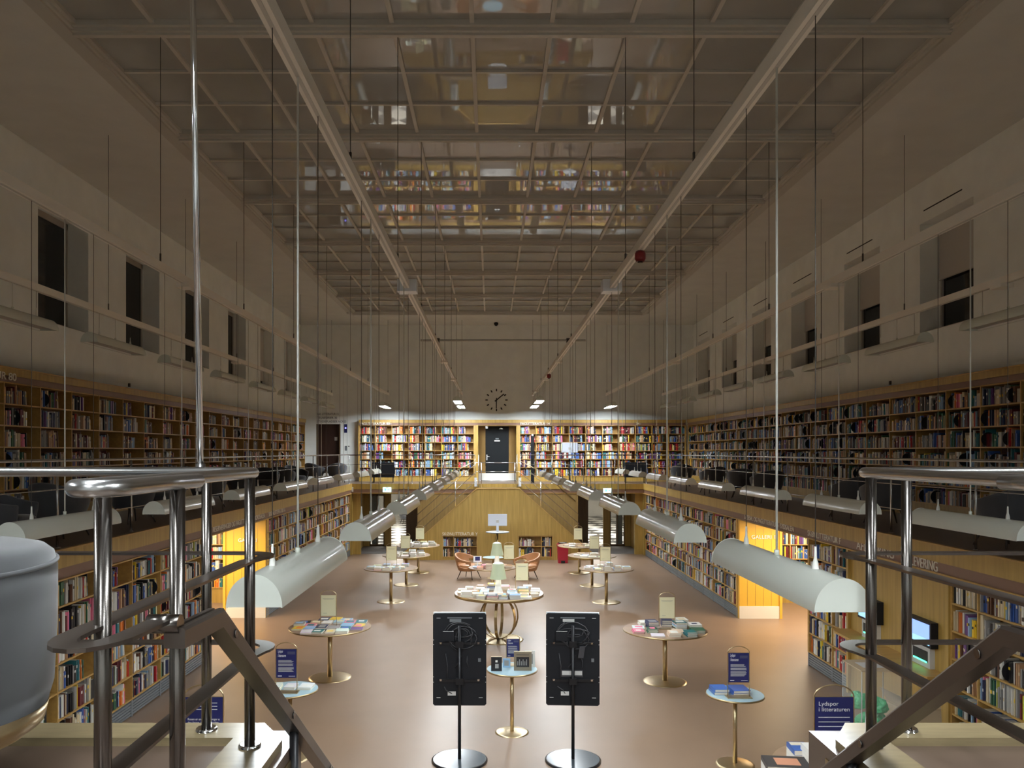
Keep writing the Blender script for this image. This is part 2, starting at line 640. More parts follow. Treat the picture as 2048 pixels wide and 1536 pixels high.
# back wall (upper) with the left door opening and the centre niche
m = MB()
dx0, dx1 = P(633, 0, YW)[0], P(681, 0, YW)[0]
dz = 4 + 56 / 1600 * YW
m.box(-WX - .5, dx0, YW, YW + .3, GZ, CZ, 'plaster')
m.box(dx0, dx1, YW, YW + .3, dz, CZ, 'plaster')
m.box(dx1, -.80, YW, YW + .3, GZ, CZ, 'plaster')
m.box(-.80, .80, YW, YW + .3, 5.12, CZ, 'plaster')
m.box(.80, WX + .5, YW, YW + .3, GZ, CZ, 'plaster')
struct(m, 'wall_back')
struct(MB().box(-12, 12, YN - .3, YN, 0, CZ, 'plaster'), 'wall_near')

# lower walls behind the shelving, side rooms, passages, lobby
PY0, PY1 = {-1: 15.42, 1: 15.02}, {-1: 19.3, 1: 19.2}
for s, nm in ((-1, 'left'), (1, 'right')):
    m = MB()
    xa, xb = sorted((s * 6.03, s * 6.2))
    m.box(xa, xb, YN, PY0[s], 0, 2.41, 'plaster')
    m.box(xa, xb, PY1[s] + .3, 34.05, 0, 2.41, 'plaster')
    xa, xb = sorted((s * 6.2, s * 12))
    m.box(xa, xb, PY0[s] - 2.6, PY0[s] - 2.4, 0, 2.41, 'plaster')
    m.box(xa, xb, 22.2, 22.4, 0, 2.41, 'plaster')
    xa, xb = sorted((s * 11.8, s * 12))
    m.box(xa, xb, PY0[s] - 2.6, 22.4, 0, 2.41, 'plaster')
    struct(m, 'wall_lower_' + nm)
    y = MB()
    xa, xb = sorted((s * 5.70, s * 6.66))
    y.box(xa, xb, PY1[s], PY1[s] + .28, .0, 2.40, 'yellow')
    xc, xd = sorted((s * 6.66, s * 6.72))
    y.box(xc, xd, PY1[s] - .03, PY1[s] + .3, 0, 2.40, 'yellow')
    y.box(xa, xb, PY1[s] - .012, PY1[s], .0, .30, 'kick')
    for q in range(1, 5):
        xx = xa + (xb - xa) * q / 5
        y.box(xx - .003, xx + .003, PY1[s] - .002, PY1[s], .3, 2.4, 'brassdark')
    yo = struct(y, 'wall_passage_' + nm)
    mw = frame_mw((xa, PY1[s], 0), (1, 0, 0), (0, 1, 0))
    tx = text('lettering', 'GALLERI 1' if s == 1 else 'GALLERI', .125, yo, mw @ Matrix.Translation((.28 if s == 1 else .30, -.012, 1.92 if s == 1 else 1.83)) @ TXT,
              'white', .008, .56 if s == 1 else .44)
# back lower walls: oak panels between and beside the two door recesses
m = MB()
m.box(-3.11, 3.11, YB, YB + .08, 0, 2.42, 'oakshade')
for s in (-1, 1):
    xa, xb = sorted((s * 3.03, s * 3.11))
    m.box(xa, xb, YB + .08, 34.0, 0, 2.41, 'oak')
    xa, xb = sorted((s * 5.66, s * 6.03))
    m.box(xa, xb, YB, 34.0, 0, 2.41, 'oak')
    for (p0, p1) in ((5.36, 5.66),):
        xa, xb = sorted((s * p0, s * p1))
        m.box(xa, xb, YB + .25, YB + .42, 0, 2.41, 'oak')
    # door partition at the back of the recess
    for (p0, p1, z0, z1, mm) in ((3.11, 3.85, 2.16, 2.41, 'brownwood'), (3.85, 5.66, 2.215, 2.41, 'brownwood'), (4.50, 4.78, 0, 2.215, 'oak'),
                                 (5.41, 5.66, 0, 2.215, 'oak'), (3.82, 3.86, 0, 2.215, 'brownwood')):
        xa, xb = sorted((s * p0, s * p1))
        m.box(xa, xb, 33.92, 34.05, z0, z1, mm)
    xa, xb = sorted((s * 3.12, s * 5.65))
    m.box(xa, xb, YB + .45, 33.9, 0, .008, 'greymat')
struct(m, 'wall_back_lower')
n = 0
for s in (-1, 1):
    n += 1
    d = bpy.data.objects.new('door_%d' % n, None)
    COL.objects.link(d)
    d['kind'] = 'structure'
    d.location = (s * 3.46, 33.9, 0)
    struct(MB().box(-.36, .36, -.03, .03, 0.01, 2.16, 'brownwood'), 'door_leaf', d)
    hb = MB().tube([(-s * .27, -.03, 1.05), (-s * .27, -.09, 1.05), (-s * .13, -.09, 1.05)], .012, 'chrome', 8)
    hb.box(-s * .27 - .03, -s * .27 + .03, -.04, -.03, .95, 1.12, 'chrome')
    struct(hb, 'handle', d)
    n += 1
    d = bpy.data.objects.new('door_%d' % n, None)
    COL.objects.link(d)
    d['kind'] = 'structure'
    d.location = (s * 5.095, 33.96, 0)
    fr = MB()
    for (a, b_, z0, z1) in ((-.315, -.27, 0, 2.21), (.27, .315, 0, 2.21), (-.315, .315, 0, .09), (-.315, .315, 2.14, 2.21), (-.02, .02, 0, 2.2)):
        fr.box(a, b_, -.025, .025, z0, z1, 'brownwood')
    struct(fr, 'door_frame', d)
    struct(MB().box(-.27, .27, -.004, .004, .09, 2.14, 'doorglass'), 'pane', d)
    xa, xb = sorted((s * .0, s * .28))
    struct(MB().box(xa, xb, .35, .38, 0.02, 2.3, 'door'), 'dark_screen', d)
# lobby shell
m = MB()
m.box(-9, 9, 50, 50.2, 0, 3.0, 'lobbywall')
for s in (-1, 1):
    xa, xb = sorted((s * 9, s * 9.2))
    m.box(xa, xb, 34.05, 50.2, 0, 3.0, 'lobbywall')
m.box(-9.2, 9.2, 34.06, 50.2, 3.0, 3.1, 'lobbywall')
m.box(-12, 12, 34.06, 34.2, 2.3, 3.0, 'lobbywall')
m.box(-3.1, 3.1, 34.06, 34.2, 0, 2.4, 'lobbywall')
for (xx, yy) in ((5.9, 43.0), (-7.4, 44.0)):
    m.box(xx - .12, xx + .12, yy - .12, yy + .12, 0, 3.0, 'brownwood')
struct(m, 'wall_lobby')
def area(name, loc, size, power, col, rot=(0, 0, 0), spread=math.pi):
    l = bpy.data.lights.new(name, 'AREA')
    l.shape = 'RECTANGLE'
    l.size, l.size_y = size
    l.energy = power
    l.color = col
    l.spread = spread
    o = bpy.data.objects.new(name, l)
    COL.objects.link(o)
    o.location = loc
    o.rotation_euler = rot
    return o
for s in (-1, 1):
    area('passage_ceiling_light', (s * 6.2, PY1[s] - 1.0, 2.38), (.5, .8), 22, (1.0, .82, .56))
    area('side_room_ceiling_light', (s * 8.0, 17.6, 2.38), (2.2, 2.2), 190, (1.0, .82, .58))
    area('side_room_shelf_light', (s * 7.9, 20.3, 2.38), (1.5, .5), 45, (1.0, .84, .62))
    area('lobby_ceiling_light', (s * 5.0, 39.0, 2.96), (3, 6), 420, (1.0, .96, .88))

# lobby-side stair wall in front of the back gallery
SW0, SW1 = 29.6, 29.72
AX, AZ, SL = .805, 2.63, .878
xz = AX + (AZ - .25) / SL
m = MB()
top = [(-xz, .25), (-AX, AZ), (AX, AZ), (xz, .25)]
xk = AX + (AZ - .9) / SL
m.prism([(-xk, .9), (xk, .9), (AX, AZ), (-AX, AZ)], 'y', SW0, SW1, 'oak')
BL0, BL1, BR0, BR1 = P(884.4, 0, SW0)[0], P(955, 0, SW0)[0], P(1036, 0, SW0)[0], P(1106, 0, SW0)[0]
m.prism([(-xz, 0), (BL0, 0), (BL0, .9), (-xk, .9), (-xz, .25)], 'y', SW0, SW1, 'oak')
m.box(BL1, BR0, SW0, SW1, 0, .9, 'oak')
m.prism([(BR1, 0), (xz, 0), (xz, .25), (xk, .9), (BR1, .9)], 'y', SW0, SW1, 'oak')
m.prism([(-xk - .05, .9), (xk + .05, .9), (AX, AZ + .02), (-AX, AZ + .02)], 'y', SW1 + .34, SW1 + .36, 'caseback')
for s in (-1, 1):   # capping strip
    m.bar((s * xz, (SW0 + SW1) / 2, .25), (s * AX, (SW0 + SW1) / 2, AZ), .14, .02, 'shelf')
m.box(-AX, AX, SW0 - .01, SW1 + .01, AZ, AZ + .02, 'shelf')
struct(m, 'wall_stair')
m = MB()
m.box(-AX, AX, SW1 + .01, YB - .05, 2.30, 2.46, 'gfloor')
m.box(-.72, .72, YB - .35, YB - .02, 2.46, 2.62, 'gfloor')
for s in (-1, 1):
    for k in range(14):
        z = 2.46 - .168 * (k + 1)
        a, b_ = sorted((s * (AX + .191 * k), s * (AX + .191 * (k + 1))))
        m.box(a, b_, SW1 + .01, YB - .06, max(0.002, z - .17), z, 'gfloor')
struct(m, 'floor_stair')
# near flight: the stair at the viewer's feet going down into the hall
m = MB()
for k in range(16):
    y0 = 2.06 + .27 * k
    z = GZ - .163 * (k + 1)
    m.box(-1.10, 1.14, y0, y0 + .29, z - .17, z, 'gfloor')
for xx in (-1.14, 1.145):
    m.prism([(2.06, GZ - .5), (2.06, GZ - .01), (6.4, .12), (6.4, .0), (5.6, .0)], 'x', xx, xx + .035, 'oak')
struct(m, 'floor_near_stair')
# kerbs round the near stairwell
for s, nm in ((-1, 'trim_4'), (1, 'trim_5')):
    k = MB()
    cx = .02
    xi, xo = cx + s * 1.15, cx + s * 1.36
    z0, z1 = GZ - .05, GZ + .035
    far, near = 3.53, 3.345
    if s < 0:
        k.box(-9, xo, near, far, z0, z1, 'ledge')
    else:
        k.box(xo, 9, near, far, z0, z1, 'ledge')
    a, b_ = sorted((xi, xo))
    k.box(a, b_, 2.06, near - .12, z0, z1, 'ledge')
    pts = [(xo, near - .12), (xi, near - .12), (xi, near - .02), (xo - s * .08, far), (xo, far)]
    k.prism(pts if s < 0 else pts[::-1], 'z', z0, z1, 'ledge')
    a, b_ = sorted((xi - s * .035, xi - s * .005))
    k.box(a, b_, 2.06, near - .0, GZ - .45, GZ - .05, 'brassdark')
    struct(k, nm)
# niche and black door in the middle of the back gallery
d = bpy.data.objects.new('door_5', None)
COL.objects.link(d)
d['kind'] = 'structure'
d.location = (0, YW + .28, GZ)
m = MB()
for s in (-1, 1):
    a, b_ = sorted((s * .80, s * .86))
    m.box(a, b_, -.7, .3, 0, 2.35, 'oak')
    a, b_ = sorted((s * .50, s * .80))
    m.box(a, b_, .0, .3, 0, 2.35, 'caseback')
m.box(-.8, .8, -.68, .3, 2.33, 2.38, 'oak')
struct(m, 'door_surround', d)
struct(MB().box(-.49, .49, -.02, .03, .0, 2.32, 'door'), 'door_leaf', d)
struct(MB().box(-.47, .47, -.026, -.02, .02, .27, 'kickgrey'), 'kick_plate', d)
struct(MB().box(-.47, -.41, -.03, -.02, .88, 1.12, 'chrome').tube([(-.44, -.03, 1.03), (-.44, -.08, 1.03), (-.31, -.08, 1.03)], .011, 'chrome', 8), 'handle', d)
struct(MB().box(-.12, .12, -.024, -.02, 1.68, 1.73, 'white').box(-.07, .07, -.024, -.02, 1.77, 1.82, 'vent'), 'door_sign', d)
# dark door far left on the gallery
d = bpy.data.objects.new('door_6', None)
COL.objects.link(d)
d['kind'] = 'structure'
d.location = ((dx0 + dx1) / 2, YW + .2, GZ)
hw = (dx1 - dx0) / 2
struct(MB().box(-hw, hw, 0, .05, 0, dz - GZ, 'darkdoor'), 'door_leaf', d)
struct(MB().box(-hw, -hw + .05, -.2, 0, 0, dz - GZ, 'brownwood').box(hw - .05, hw, -.2, 0, 0, dz - GZ, 'brownwood'), 'door_frame', d)
struct(MB().box(.22, .34, -.008, 0, 1.72, 1.87, 'sticker'), 'door_sign', d)
t = thing('wall_sign', 'three short lines of small black lettering on the wall above the dark gallery door', 'sign', (dx0 - .02, YW - .004, dz))
for i, sx in enumerate(('FAGLITTERATUR 15', 'TEGNESERIER 30', 'STUDIEPLADSER NORD')):
    text('lettering', sx, .13, t, Matrix.Translation((.05, 0, .38 - .16 * i)) @ TXT, 'ink', .002, (1.0, .92, 1.35)[i] * .9)

# ================================================================== light tracks and pendant lamps
TZ0, TZ1 = 6.30, 6.40
ROWN = {-1.445: 'left inner row', 1.445: 'right inner row', -4.46: 'left outer row', 4.46: 'right outer row',
        -6.76: 'row over the left gallery', 6.76: 'row over the right gallery'}
for x in (-1.445, 1.445, -4.46, 4.46, -6.76, 6.76):
    t = thing('light_track', 'long cream ceiling track carrying the ' + ROWN[x] + ' of pendant lamps', 'light track', (x, 0, 0), group='light tracks')
    MB().box(-.04, .04, -2.6, 32.7, TZ0, TZ1, 'track').box(-.012, .012, -2.6, 32.7, TZ0 - .004, TZ0, 'moulding').build('beam', t)
    ys = [YBm[k] + .02 for k in range(1, 9)] + [32.6]
    for y in ys:
        MB().tube([(0, y, TZ1), (0, y, CZ - (.115 if abs(x) < 5.5 and y < 31 else 0))], .0045, 'wire', 6).tube([(0, y, TZ1), (0, y, TZ1 + .12)], .012, 'wire', 6).build('hanger_wire', t)
    for y in ([11.35, 20.2, 25.1, 29.9] if abs(x) < 2 else [9.6 if x < -5 else 11.0, 20.4]):
        wd = .115 if y < 12 and abs(x) < 2 else .09
        if y < 12 and abs(x) < 2:
            MB().box(-.135, .135, y - .12, y + .12, TZ0 - .04, TZ1 + .03, 'whiteplastic').build('sensor_box', t)
        else:
            MB().box(-wd, wd, y - .12, y + .12, TZ0 - .05, TZ0 - .002, 'track').build('sensor_box', t)

t = thing('cross_bar', 'thin grey bar hung across between the two inner light tracks', 'ceiling bar', (0, 17.5, TZ1 + .06), group=None)
MB().box(-1.80, 1.80, -.03, .03, -.035, .0, 'vent').tube([(-1.8, -.06, -.03), (1.8, -.06, -.03)], .018, 'moulding', 8).build('bar', t)
for s in (-1, 1):
    MB().box(s * 1.445 - .06, s * 1.445 + .06, -.08, .05, -.06, .02, 'wire').build('clamp', t)

LA, LB, LL = .139, .162, 1.80


def lamp_proto(name, lit, cordlen, tube):
    t = thing(name, 'x', 'pendant lamp')
    N = 18
    m = MB()
    prof = [(LA * math.cos(math.pi * i / N), LB * math.sin(math.pi * i / N)) for i in range(N + 1)]
    inn = [(.955 * a, .955 * b) for a, b in prof]
    y0, y1 = 0, LL
    for (pr, mm, fl) in ((prof, 'lamp', False), (inn, 'lampin', True)):
        o = len(m.v)
        for a, b in pr:
            m.v += [(a, y0, b), (a, y1, b)]
        for i in range(N):
            f = [o + 2 * i, o + 2 * i + 1, o + 2 * i + 3, o + 2 * i + 2]
            m.face(f[::-1] if not fl else f, mm, None, True)
    m.box(-LA, -LA * .955, y0, y1, -.004, 0, 'lamp')
    m.box(LA * .955, LA, y0, y1, -.004, 0, 'lamp')
    m.build('shade', t)
    for (ya, yb) in ((-.006, .0), (LL, LL + .006)):
        e = MB()
        pr = [(LA * 1.015 * math.cos(math.pi * i / N), LB * 1.015 * math.sin(math.pi * i / N)) for i in range(N + 1)]
        e.prism(pr, 'y', ya, yb, 'lamp')
        recalc(e.build('end_cap', t))
    MB().box(-.115, .115, .03, LL - .03, .022, .03, tube).build('light_tube', t)
    for y in (.33, LL - .33):
        MB().lathe([(.0, 0), (.018, 0), (.016, .03), (.008, .06), (.006, .12), (0, .12)], 'cord', (0, y, LB - .003), 10).build('finial', t)
        MB().tube([(0, y, LB + .11), (0, y, cordlen)], .0028, 'wire', 5).build('suspension_wire', t)
    MB().tube([(0, LL / 2, LB - .005), (0, LL / 2, LB + .03)], .016, 'lamp', 8).tube([(0, LL / 2, LB), (0, LL / 2, cordlen)], .0068, 'cord', 7).build('power_cord', t)
    return t


LZ, HZ = 4 - .776, 4 + 1.78
proto = {}
for x in (-1.445, 1.445, -4.46, 4.46, -6.76, 6.76):
    cnt = 0
    for k in range(-2 if abs(x) < 2 else (-1 if abs(x) < 5 else 2), 10):
        y = 4.0 + 2.98 * k - (.12 if x > 0 and abs(x) < 2 else 0)
        if abs(x) < 2:
            hi = k >= 8 or k < 0
        elif abs(x) < 5:
            hi = k >= 9 or k < 0
        else:
            hi = True
        if abs(x) > 4 and abs(x) < 5 and k == 0:
            pass
        lit = abs(x) < 2 or (abs(x) < 5 and hi)
        tb = 'tubeoff' if not lit else ('tubenear' if k < 0 else ('tubehigh' if hi else 'tube'))
        key = (hi, tb)
        cnt += 1
        z = HZ if hi else LZ
        lab = ('lit' if lit and hi else 'grey') + ' half-round pendant lamp, %s along the %s' % (ordw(cnt), ROWN[x])
        if key not in proto:
            o = proto[key] = lamp_proto('pendant_lamp', lit, TZ0 - z, tb)
            o['label'] = lab
        else:
            o = dup(proto[key], lab)
        o['group'] = 'pendant lamps in the ' + ROWN[x]
        o.location = (x, y, z)

# alarm bells, ceiling sensor, clock
for i, (px, py, Y, lb) in enumerate(((1282, 512, 9.15, 'large dark red alarm bell hanging under the right inner light track near the viewer'),
                                     (1098, 752, 23.6, 'small dark red alarm bell far along the right inner light track'))):
    p = P(px, py, Y)
    t = thing('alarm_bell', lb, 'alarm bell', (1.445, Y, TZ0 - .005))
    MB().lathe([(0, 0), (.05, 0), (.062, -.03), (.062, -.09), (.045, -.115), (0, -.115)][::-1], 'bellred', n=20).build('bell_body', t)
    MB().lathe([(0, 0.0), (.03, .0), (.03, -.02), (0, -.02)][::-1], 'wire', (0, 0, -.115), n=12).build('bell_base', t)
t = thing('ceiling_sensor', 'small black dome sensor hanging from the ceiling edge above the clock', 'sensor', (-.05, 33.2, CZ))
MB().lathe([(0, -.16), (.06, -.13), (.09, -.07), (.09, -.02), (.05, 0), (0, 0)], 'black', n=18).build('sensor_dome', t)
ck = thing('wall_clock', 'numberless wall clock of black hour bars and two hands on the end wall', 'clock', P(993, 800, YW - .012))
for h in range(12):
    a = math.pi / 2 - h * math.pi / 6
    d = Vector((math.cos(a), 0, math.sin(a)))
    MB().bar(d * .37, d * .47, .05, .016, 'ink', up=(0, 1, 0)).build('hour_bar', ck)
for nm, ang, L, wd in (('minute_hand', -91, .36, .04), ('hour_hand', 39, .41, .045)):
    d = Vector((math.cos(math.radians(ang)), 0, math.sin(math.radians(ang))))
    MB().bar(d * -.09, d * L, wd, .016, 'ink', up=(0, 1, 0)).build(nm, ck)
for i, (px, py, Y, side) in enumerate(((225, 765, 17.6, -1), (1782, 775, 17.0, 1))):
    x = side * (WX - .10)
    t = thing('wall_spotlight', 'small white spotlight on top of the upper bookcase along the %s side wall' % ('left' if side < 0 else 'right'), 'spotlight', (x, Y, GZ + 2.62))
    MB().box(-.05, .05, -.16, .16, -.04, .03, 'whiteplastic').build('lamp_body', t)
    MB().box(-.02, .02, -.02, .02, .03, .12, 'wire').build('bracket', t)

# ================================================================== gallery railings
def railing(name, label, a, b, n, ends=(True, True)):
    a, b = Vector(a), Vector(b)
    t = thing(name, label, 'railing', a)
    d = b - a
    for i in range(n + 1):
        if (i == 0 and not ends[0]) or (i == n and not ends[1]):
            continue
        p = d * i / n
        m = MB().tube([p, p + Vector((0, 0, 1.10))], .0155, 'steel', 9)
        m.lathe([(0, .008), (.035, .008), (.035, 0), (0, 0)][::-1], 'steel', tuple(p), 12)
        m.build('post', t)
    for k, (h, r) in enumerate(((1.11, .019), (.74, .008), (.37, .008))):
        MB().tube([Vector((0, 0, h)), d + Vector((0, 0, h))], r, 'darksteel' if a.y > 30 else 'steel', 8).build('top_rail' if k == 0 else 'middle_rail', t)
    return t


railing('gallery_railing', 'slim steel railing along the edge of the left gallery', (-EX - .10, 3.9, GZ + .012), (-EX - .10, YB + .06, GZ + .012), 13)
railing('gallery_railing', 'slim steel railing along the edge of the right gallery', (EX + .10, 3.63, GZ + .012), (EX + .10, YB + .06, GZ + .012), 13)
railing('gallery_railing', 'slim steel railing on the end gallery between left corner and black door', (-EX - .10, YB + .08, GZ + .002), (-.88, YB + .08, GZ + .002), 4, (False, True))
railing('gallery_railing', 'slim steel railing on the end gallery between black door and right corner', (.88, YB + .08, GZ + .002), (EX + .10, YB + .08, GZ + .002), 4, (True, False))
t = thing('stair_railing', 'steel railing round the stair landing below the black gallery door', 'railing', (0, 29.66, AZ + .02))
for s in (-1, 1):
    MB().tube([(s * .62, 0, 0), (s * .62, 0, .95)], .016, 'steel', 9).build('post', t)
    MB().tube([(s * .86, 1.40, .16), (s * .74, 1.1, .0), (s * .74, 1.1, 1.26)], .013, 'steel', 8).build('post', t)
    pq = MB().tube([(s * 1.585, 0, -.66), (s * 1.585, 0, .23)], .022, 'chrome', 9)
    pq.build('stair_post', t)
    for h in (.95, .62, .29):
        MB().tube([(s * .62, 0, h), (s * .80, 0, h), (s * (xz - .5), 0, h - (xz - .5 - .80) * SL)], .010, 'steel', 7).build('sloping_rail', t)
    MB().box(min(s * .80, s * .90), max(s * .80, s * .90), 1.18, 1.24, .02, .36, 'whiteplastic').build('side_panel', t)
    MB().tube([(s * .86, 1.0, 1.0), (s * 1.75, 1.30, .55), (s * 3.0, 1.30, -.55)], .016, 'brass', 8).build('wall_handrail', t)
for h in (.95, .62, .29):
    MB().tube([(-.62, 0, h), (.62, 0, h)], .011, 'steel', 8).build('middle_rail', t)

# ================================================================== near railings at the head of the stair
def near_railing(s, label):
    cx = .02
    t = thing('stairhead_railing', label, 'railing', (cx, 0, 0))
    X4, X3, X2 = s * 1.262, s * 1.505, s * 1.168
    zf = GZ + .035
    zt, zm, zl = 4 - .085, 4 - .439, 4 - .825
    posts = [(X4, 3.25, zf), (X3, 3.44, zf), (s * 2.9, 3.44, zf), (s * 5.0, 3.44, zf), (X4, 2.02 if s < 0 else 1.7, zf)]
    for (x, y, z) in posts:
        MB().tube([(x, y, z), (x, y, zt)], .0212, 'darksteel', 20).build('post', t)
        MB().lathe([(0, .012), (.040, .012), (.045, .008), (.045, 0), (0, 0)][::-1], 'chrome', (x, y, z), 24).build('flange', t)
    Y2 = 2.26 if s < 0 else 1.95
    MB().tube([(X2, Y2, GZ - .15), (X2, Y2, zt)], .0212, 'darksteel', 20).build('post', t)
    # top rail: along the gallery edge, round the corner, back towards the viewer, hairpin and end over the last post
    r = .09
    xr = s * 1.25
    pts = [(s * 6.2, 3.44, zt), (s * 1.45, 3.44, zt)]
    pts += [(s * (1.45 - .20 * math.sin(a)), 3.24 + .20 * math.cos(a), zt) for a in [math.pi / 2 * i / 8 for i in range(1, 9)]]
    pts += [(s * 1.262, 2.6, zt), (s * 1.270, 1.92, zt)]
    pts += [(s * (1.215 + .055 * math.cos(a)), 1.92 - .075 * math.sin(a), zt) for a in [math.pi * i / 10 for i in range(1, 11)]]
    pts += [(X2, 2.16, zt), (s * 1.150, 2.37 if s < 0 else 2.24, zt)]
    MB().tube(pts, .0212, 'steel', 20).build('top_rail', t)
    strip = [(-.030, -.005), (.030, -.005), (.030, .005), (-.030, .005)]
    def hair(z, y_end):
        q = [(s * 6.2, 3.47, z), (s * 1.40, 3.47, z)]
        q += [(s * (1.33 - .105 * math.sin(a)), 3.36 + .11 * math.cos(a), z) for a in [math.pi * i / 12 for i in range(1, 9)]]
        q += [(X4, 3.20, z), (X4 + s * .02, 1.95, z)]
        return q
    q = hair(zm, 0)
    q += [(s * (1.215 + .067 * math.cos(a)), 1.92 - .13 * math.sin(a), zm) for a in [math.pi * i / 10 for i in range(1, 11)]]
    q += [(s * 1.14, 2.1, zm + .0)]
    MB().sweep(q, strip, 'bronze').build('middle_rail', t)
    MB().sweep(hair(zl, 0)[:-1] + [(X4, 1.2, zl)], strip, 'bronze').build('lower_rail', t)
    # handrail going down the stair
    hx, yk, sl = (-1.105, 2.39, .68) if s < 0 else (1.115, 2.15, .72)
    zk = 4 - .487
    hp = [(hx, yk - .31, zk + .010), (hx, yk, zk), (hx, 6.0, zk - sl * (6.0 - yk))]
    prof = [(-.028, -.034), (.028, -.034), (.028, .012), (.022, .020), (.006, .020), (.006, .014), (-.006, .014), (-.006, .020), (-.022, .020), (-.028, .012)]
    MB().sweep(hp, prof, 'bronze').build('handrail', t)
    g = MB()
    d = (Vector(hp[2]) - Vector(hp[1])).normalized()
    for k in (.12, 1.0, 1.9, 2.8):
        p = Vector(hp[1]) + d * k + Vector((-s * .029, 0, -.01))
        g.tube([p, p + Vector((-s * .004, 0, 0))], .014, 'darksteel', 10)
    g.build('screw_cap', t)
    for k in (.95, 2.7):
        y = yk + k
        zz = zk - sl * k
        MB().tube([(hx, y, zz - .9), (hx, y, zz - .03)], .019, 'blackmetal', 12).build('handrail_post', t)
    MB().tube([(hx + s * .072, yk - .30, zk + .038), (hx - s * .012, yk - .30, zk + .038)], .025, 'darksteel', 18).build('rail_end', t)
    return t


near_railing(-1, 'polished steel and bronze railing curling round the left side of the stairhead')
near_railing(1, 'polished steel and bronze railing curling round the right side of the stairhead')
t = thing('suspension_rod', 'tall bright steel rod rising from the left stairhead railing to the ceiling', 'rod', (P(401, 930, 3.47)[0], 3.47, 3.93))
MB().tube([(0, 0, -.06), (P(386, 0, 3.47)[0] - P(401, 0, 3.47)[0], 0, 2.03), (-.075, 0, CZ - 3.93)], .0138, 'chrome', 14).build('rod', t)
MB().tube([(0, 0, -.10), (0, 0, .02)], .020, 'steel', 14).build('rod_socket', t)

# ================================================================== bookcases
def srgb(r, g, b):
    f = lambda c: (c / 255 / 12.92) if c <= 10 else ((c / 255 + .055) / 1.055) ** 2.4
    return (f(r), f(g), f(b))


BC = {'white': (232, 230, 222), 'cream': (224, 208, 172), 'grey': (150, 148, 144), 'black': (34, 32, 34), 'navy': (38, 46, 82), 'blue': (64, 100, 172),
      'light blue': (150, 184, 214), 'teal': (48, 116, 122), 'green': (56, 102, 72), 'lime': (202, 206, 84), 'yellow': (236, 200, 58), 'orange': (226, 122, 48),
      'red': (190, 44, 46), 'dark red': (108, 34, 40), 'pink': (226, 122, 150), 'purple': (110, 70, 132), 'brown': (104, 68, 48), 'tan': (192, 150, 110)}
BCL = {k: srgb(*v) for k, v in BC.items()}
PAL = {
    'lower': dict(white=6.5, cream=4, grey=3.2, black=5, navy=2, blue=1.6, teal=.8, green=1, yellow=.9, orange=1.0, red=1.1, pink=.9, purple=.5, brown=1.3, tan=1.6, **{'light blue': 1.4, 'dark red': 1.3, 'lime': .3}),
    'back': dict(white=2.6, cream=3, grey=2.4, black=2, navy=2, blue=2.4, teal=1.6, green=1, yellow=1.3, orange=1.5, red=1.7, pink=1.0, purple=1.2, brown=1.4, tan=2, **{'light blue': 2.4, 'dark red': 1.6, 'lime': .4}),
    'uleft': dict(white=1.6, cream=3, grey=4, black=1.8, navy=1.2, blue=.4, teal=.4, green=.5, yellow=.25, orange=.3, red=.35, pink=.4, purple=.6, brown=3, tan=3.4, **{'light blue': .5, 'dark red': 1.3}),
    'uright': dict(white=1.5, cream=2.2, grey=3.4, black=2.2, navy=2.2, blue=1.4, teal=1, green=1, yellow=.3, orange=.25, red=.3, pink=.3, purple=.4, brown=2, tan=2.0, **{'light blue': .8, 'dark red': .9}),
}
BOOKS = []
DISCS = []
CASES = {}


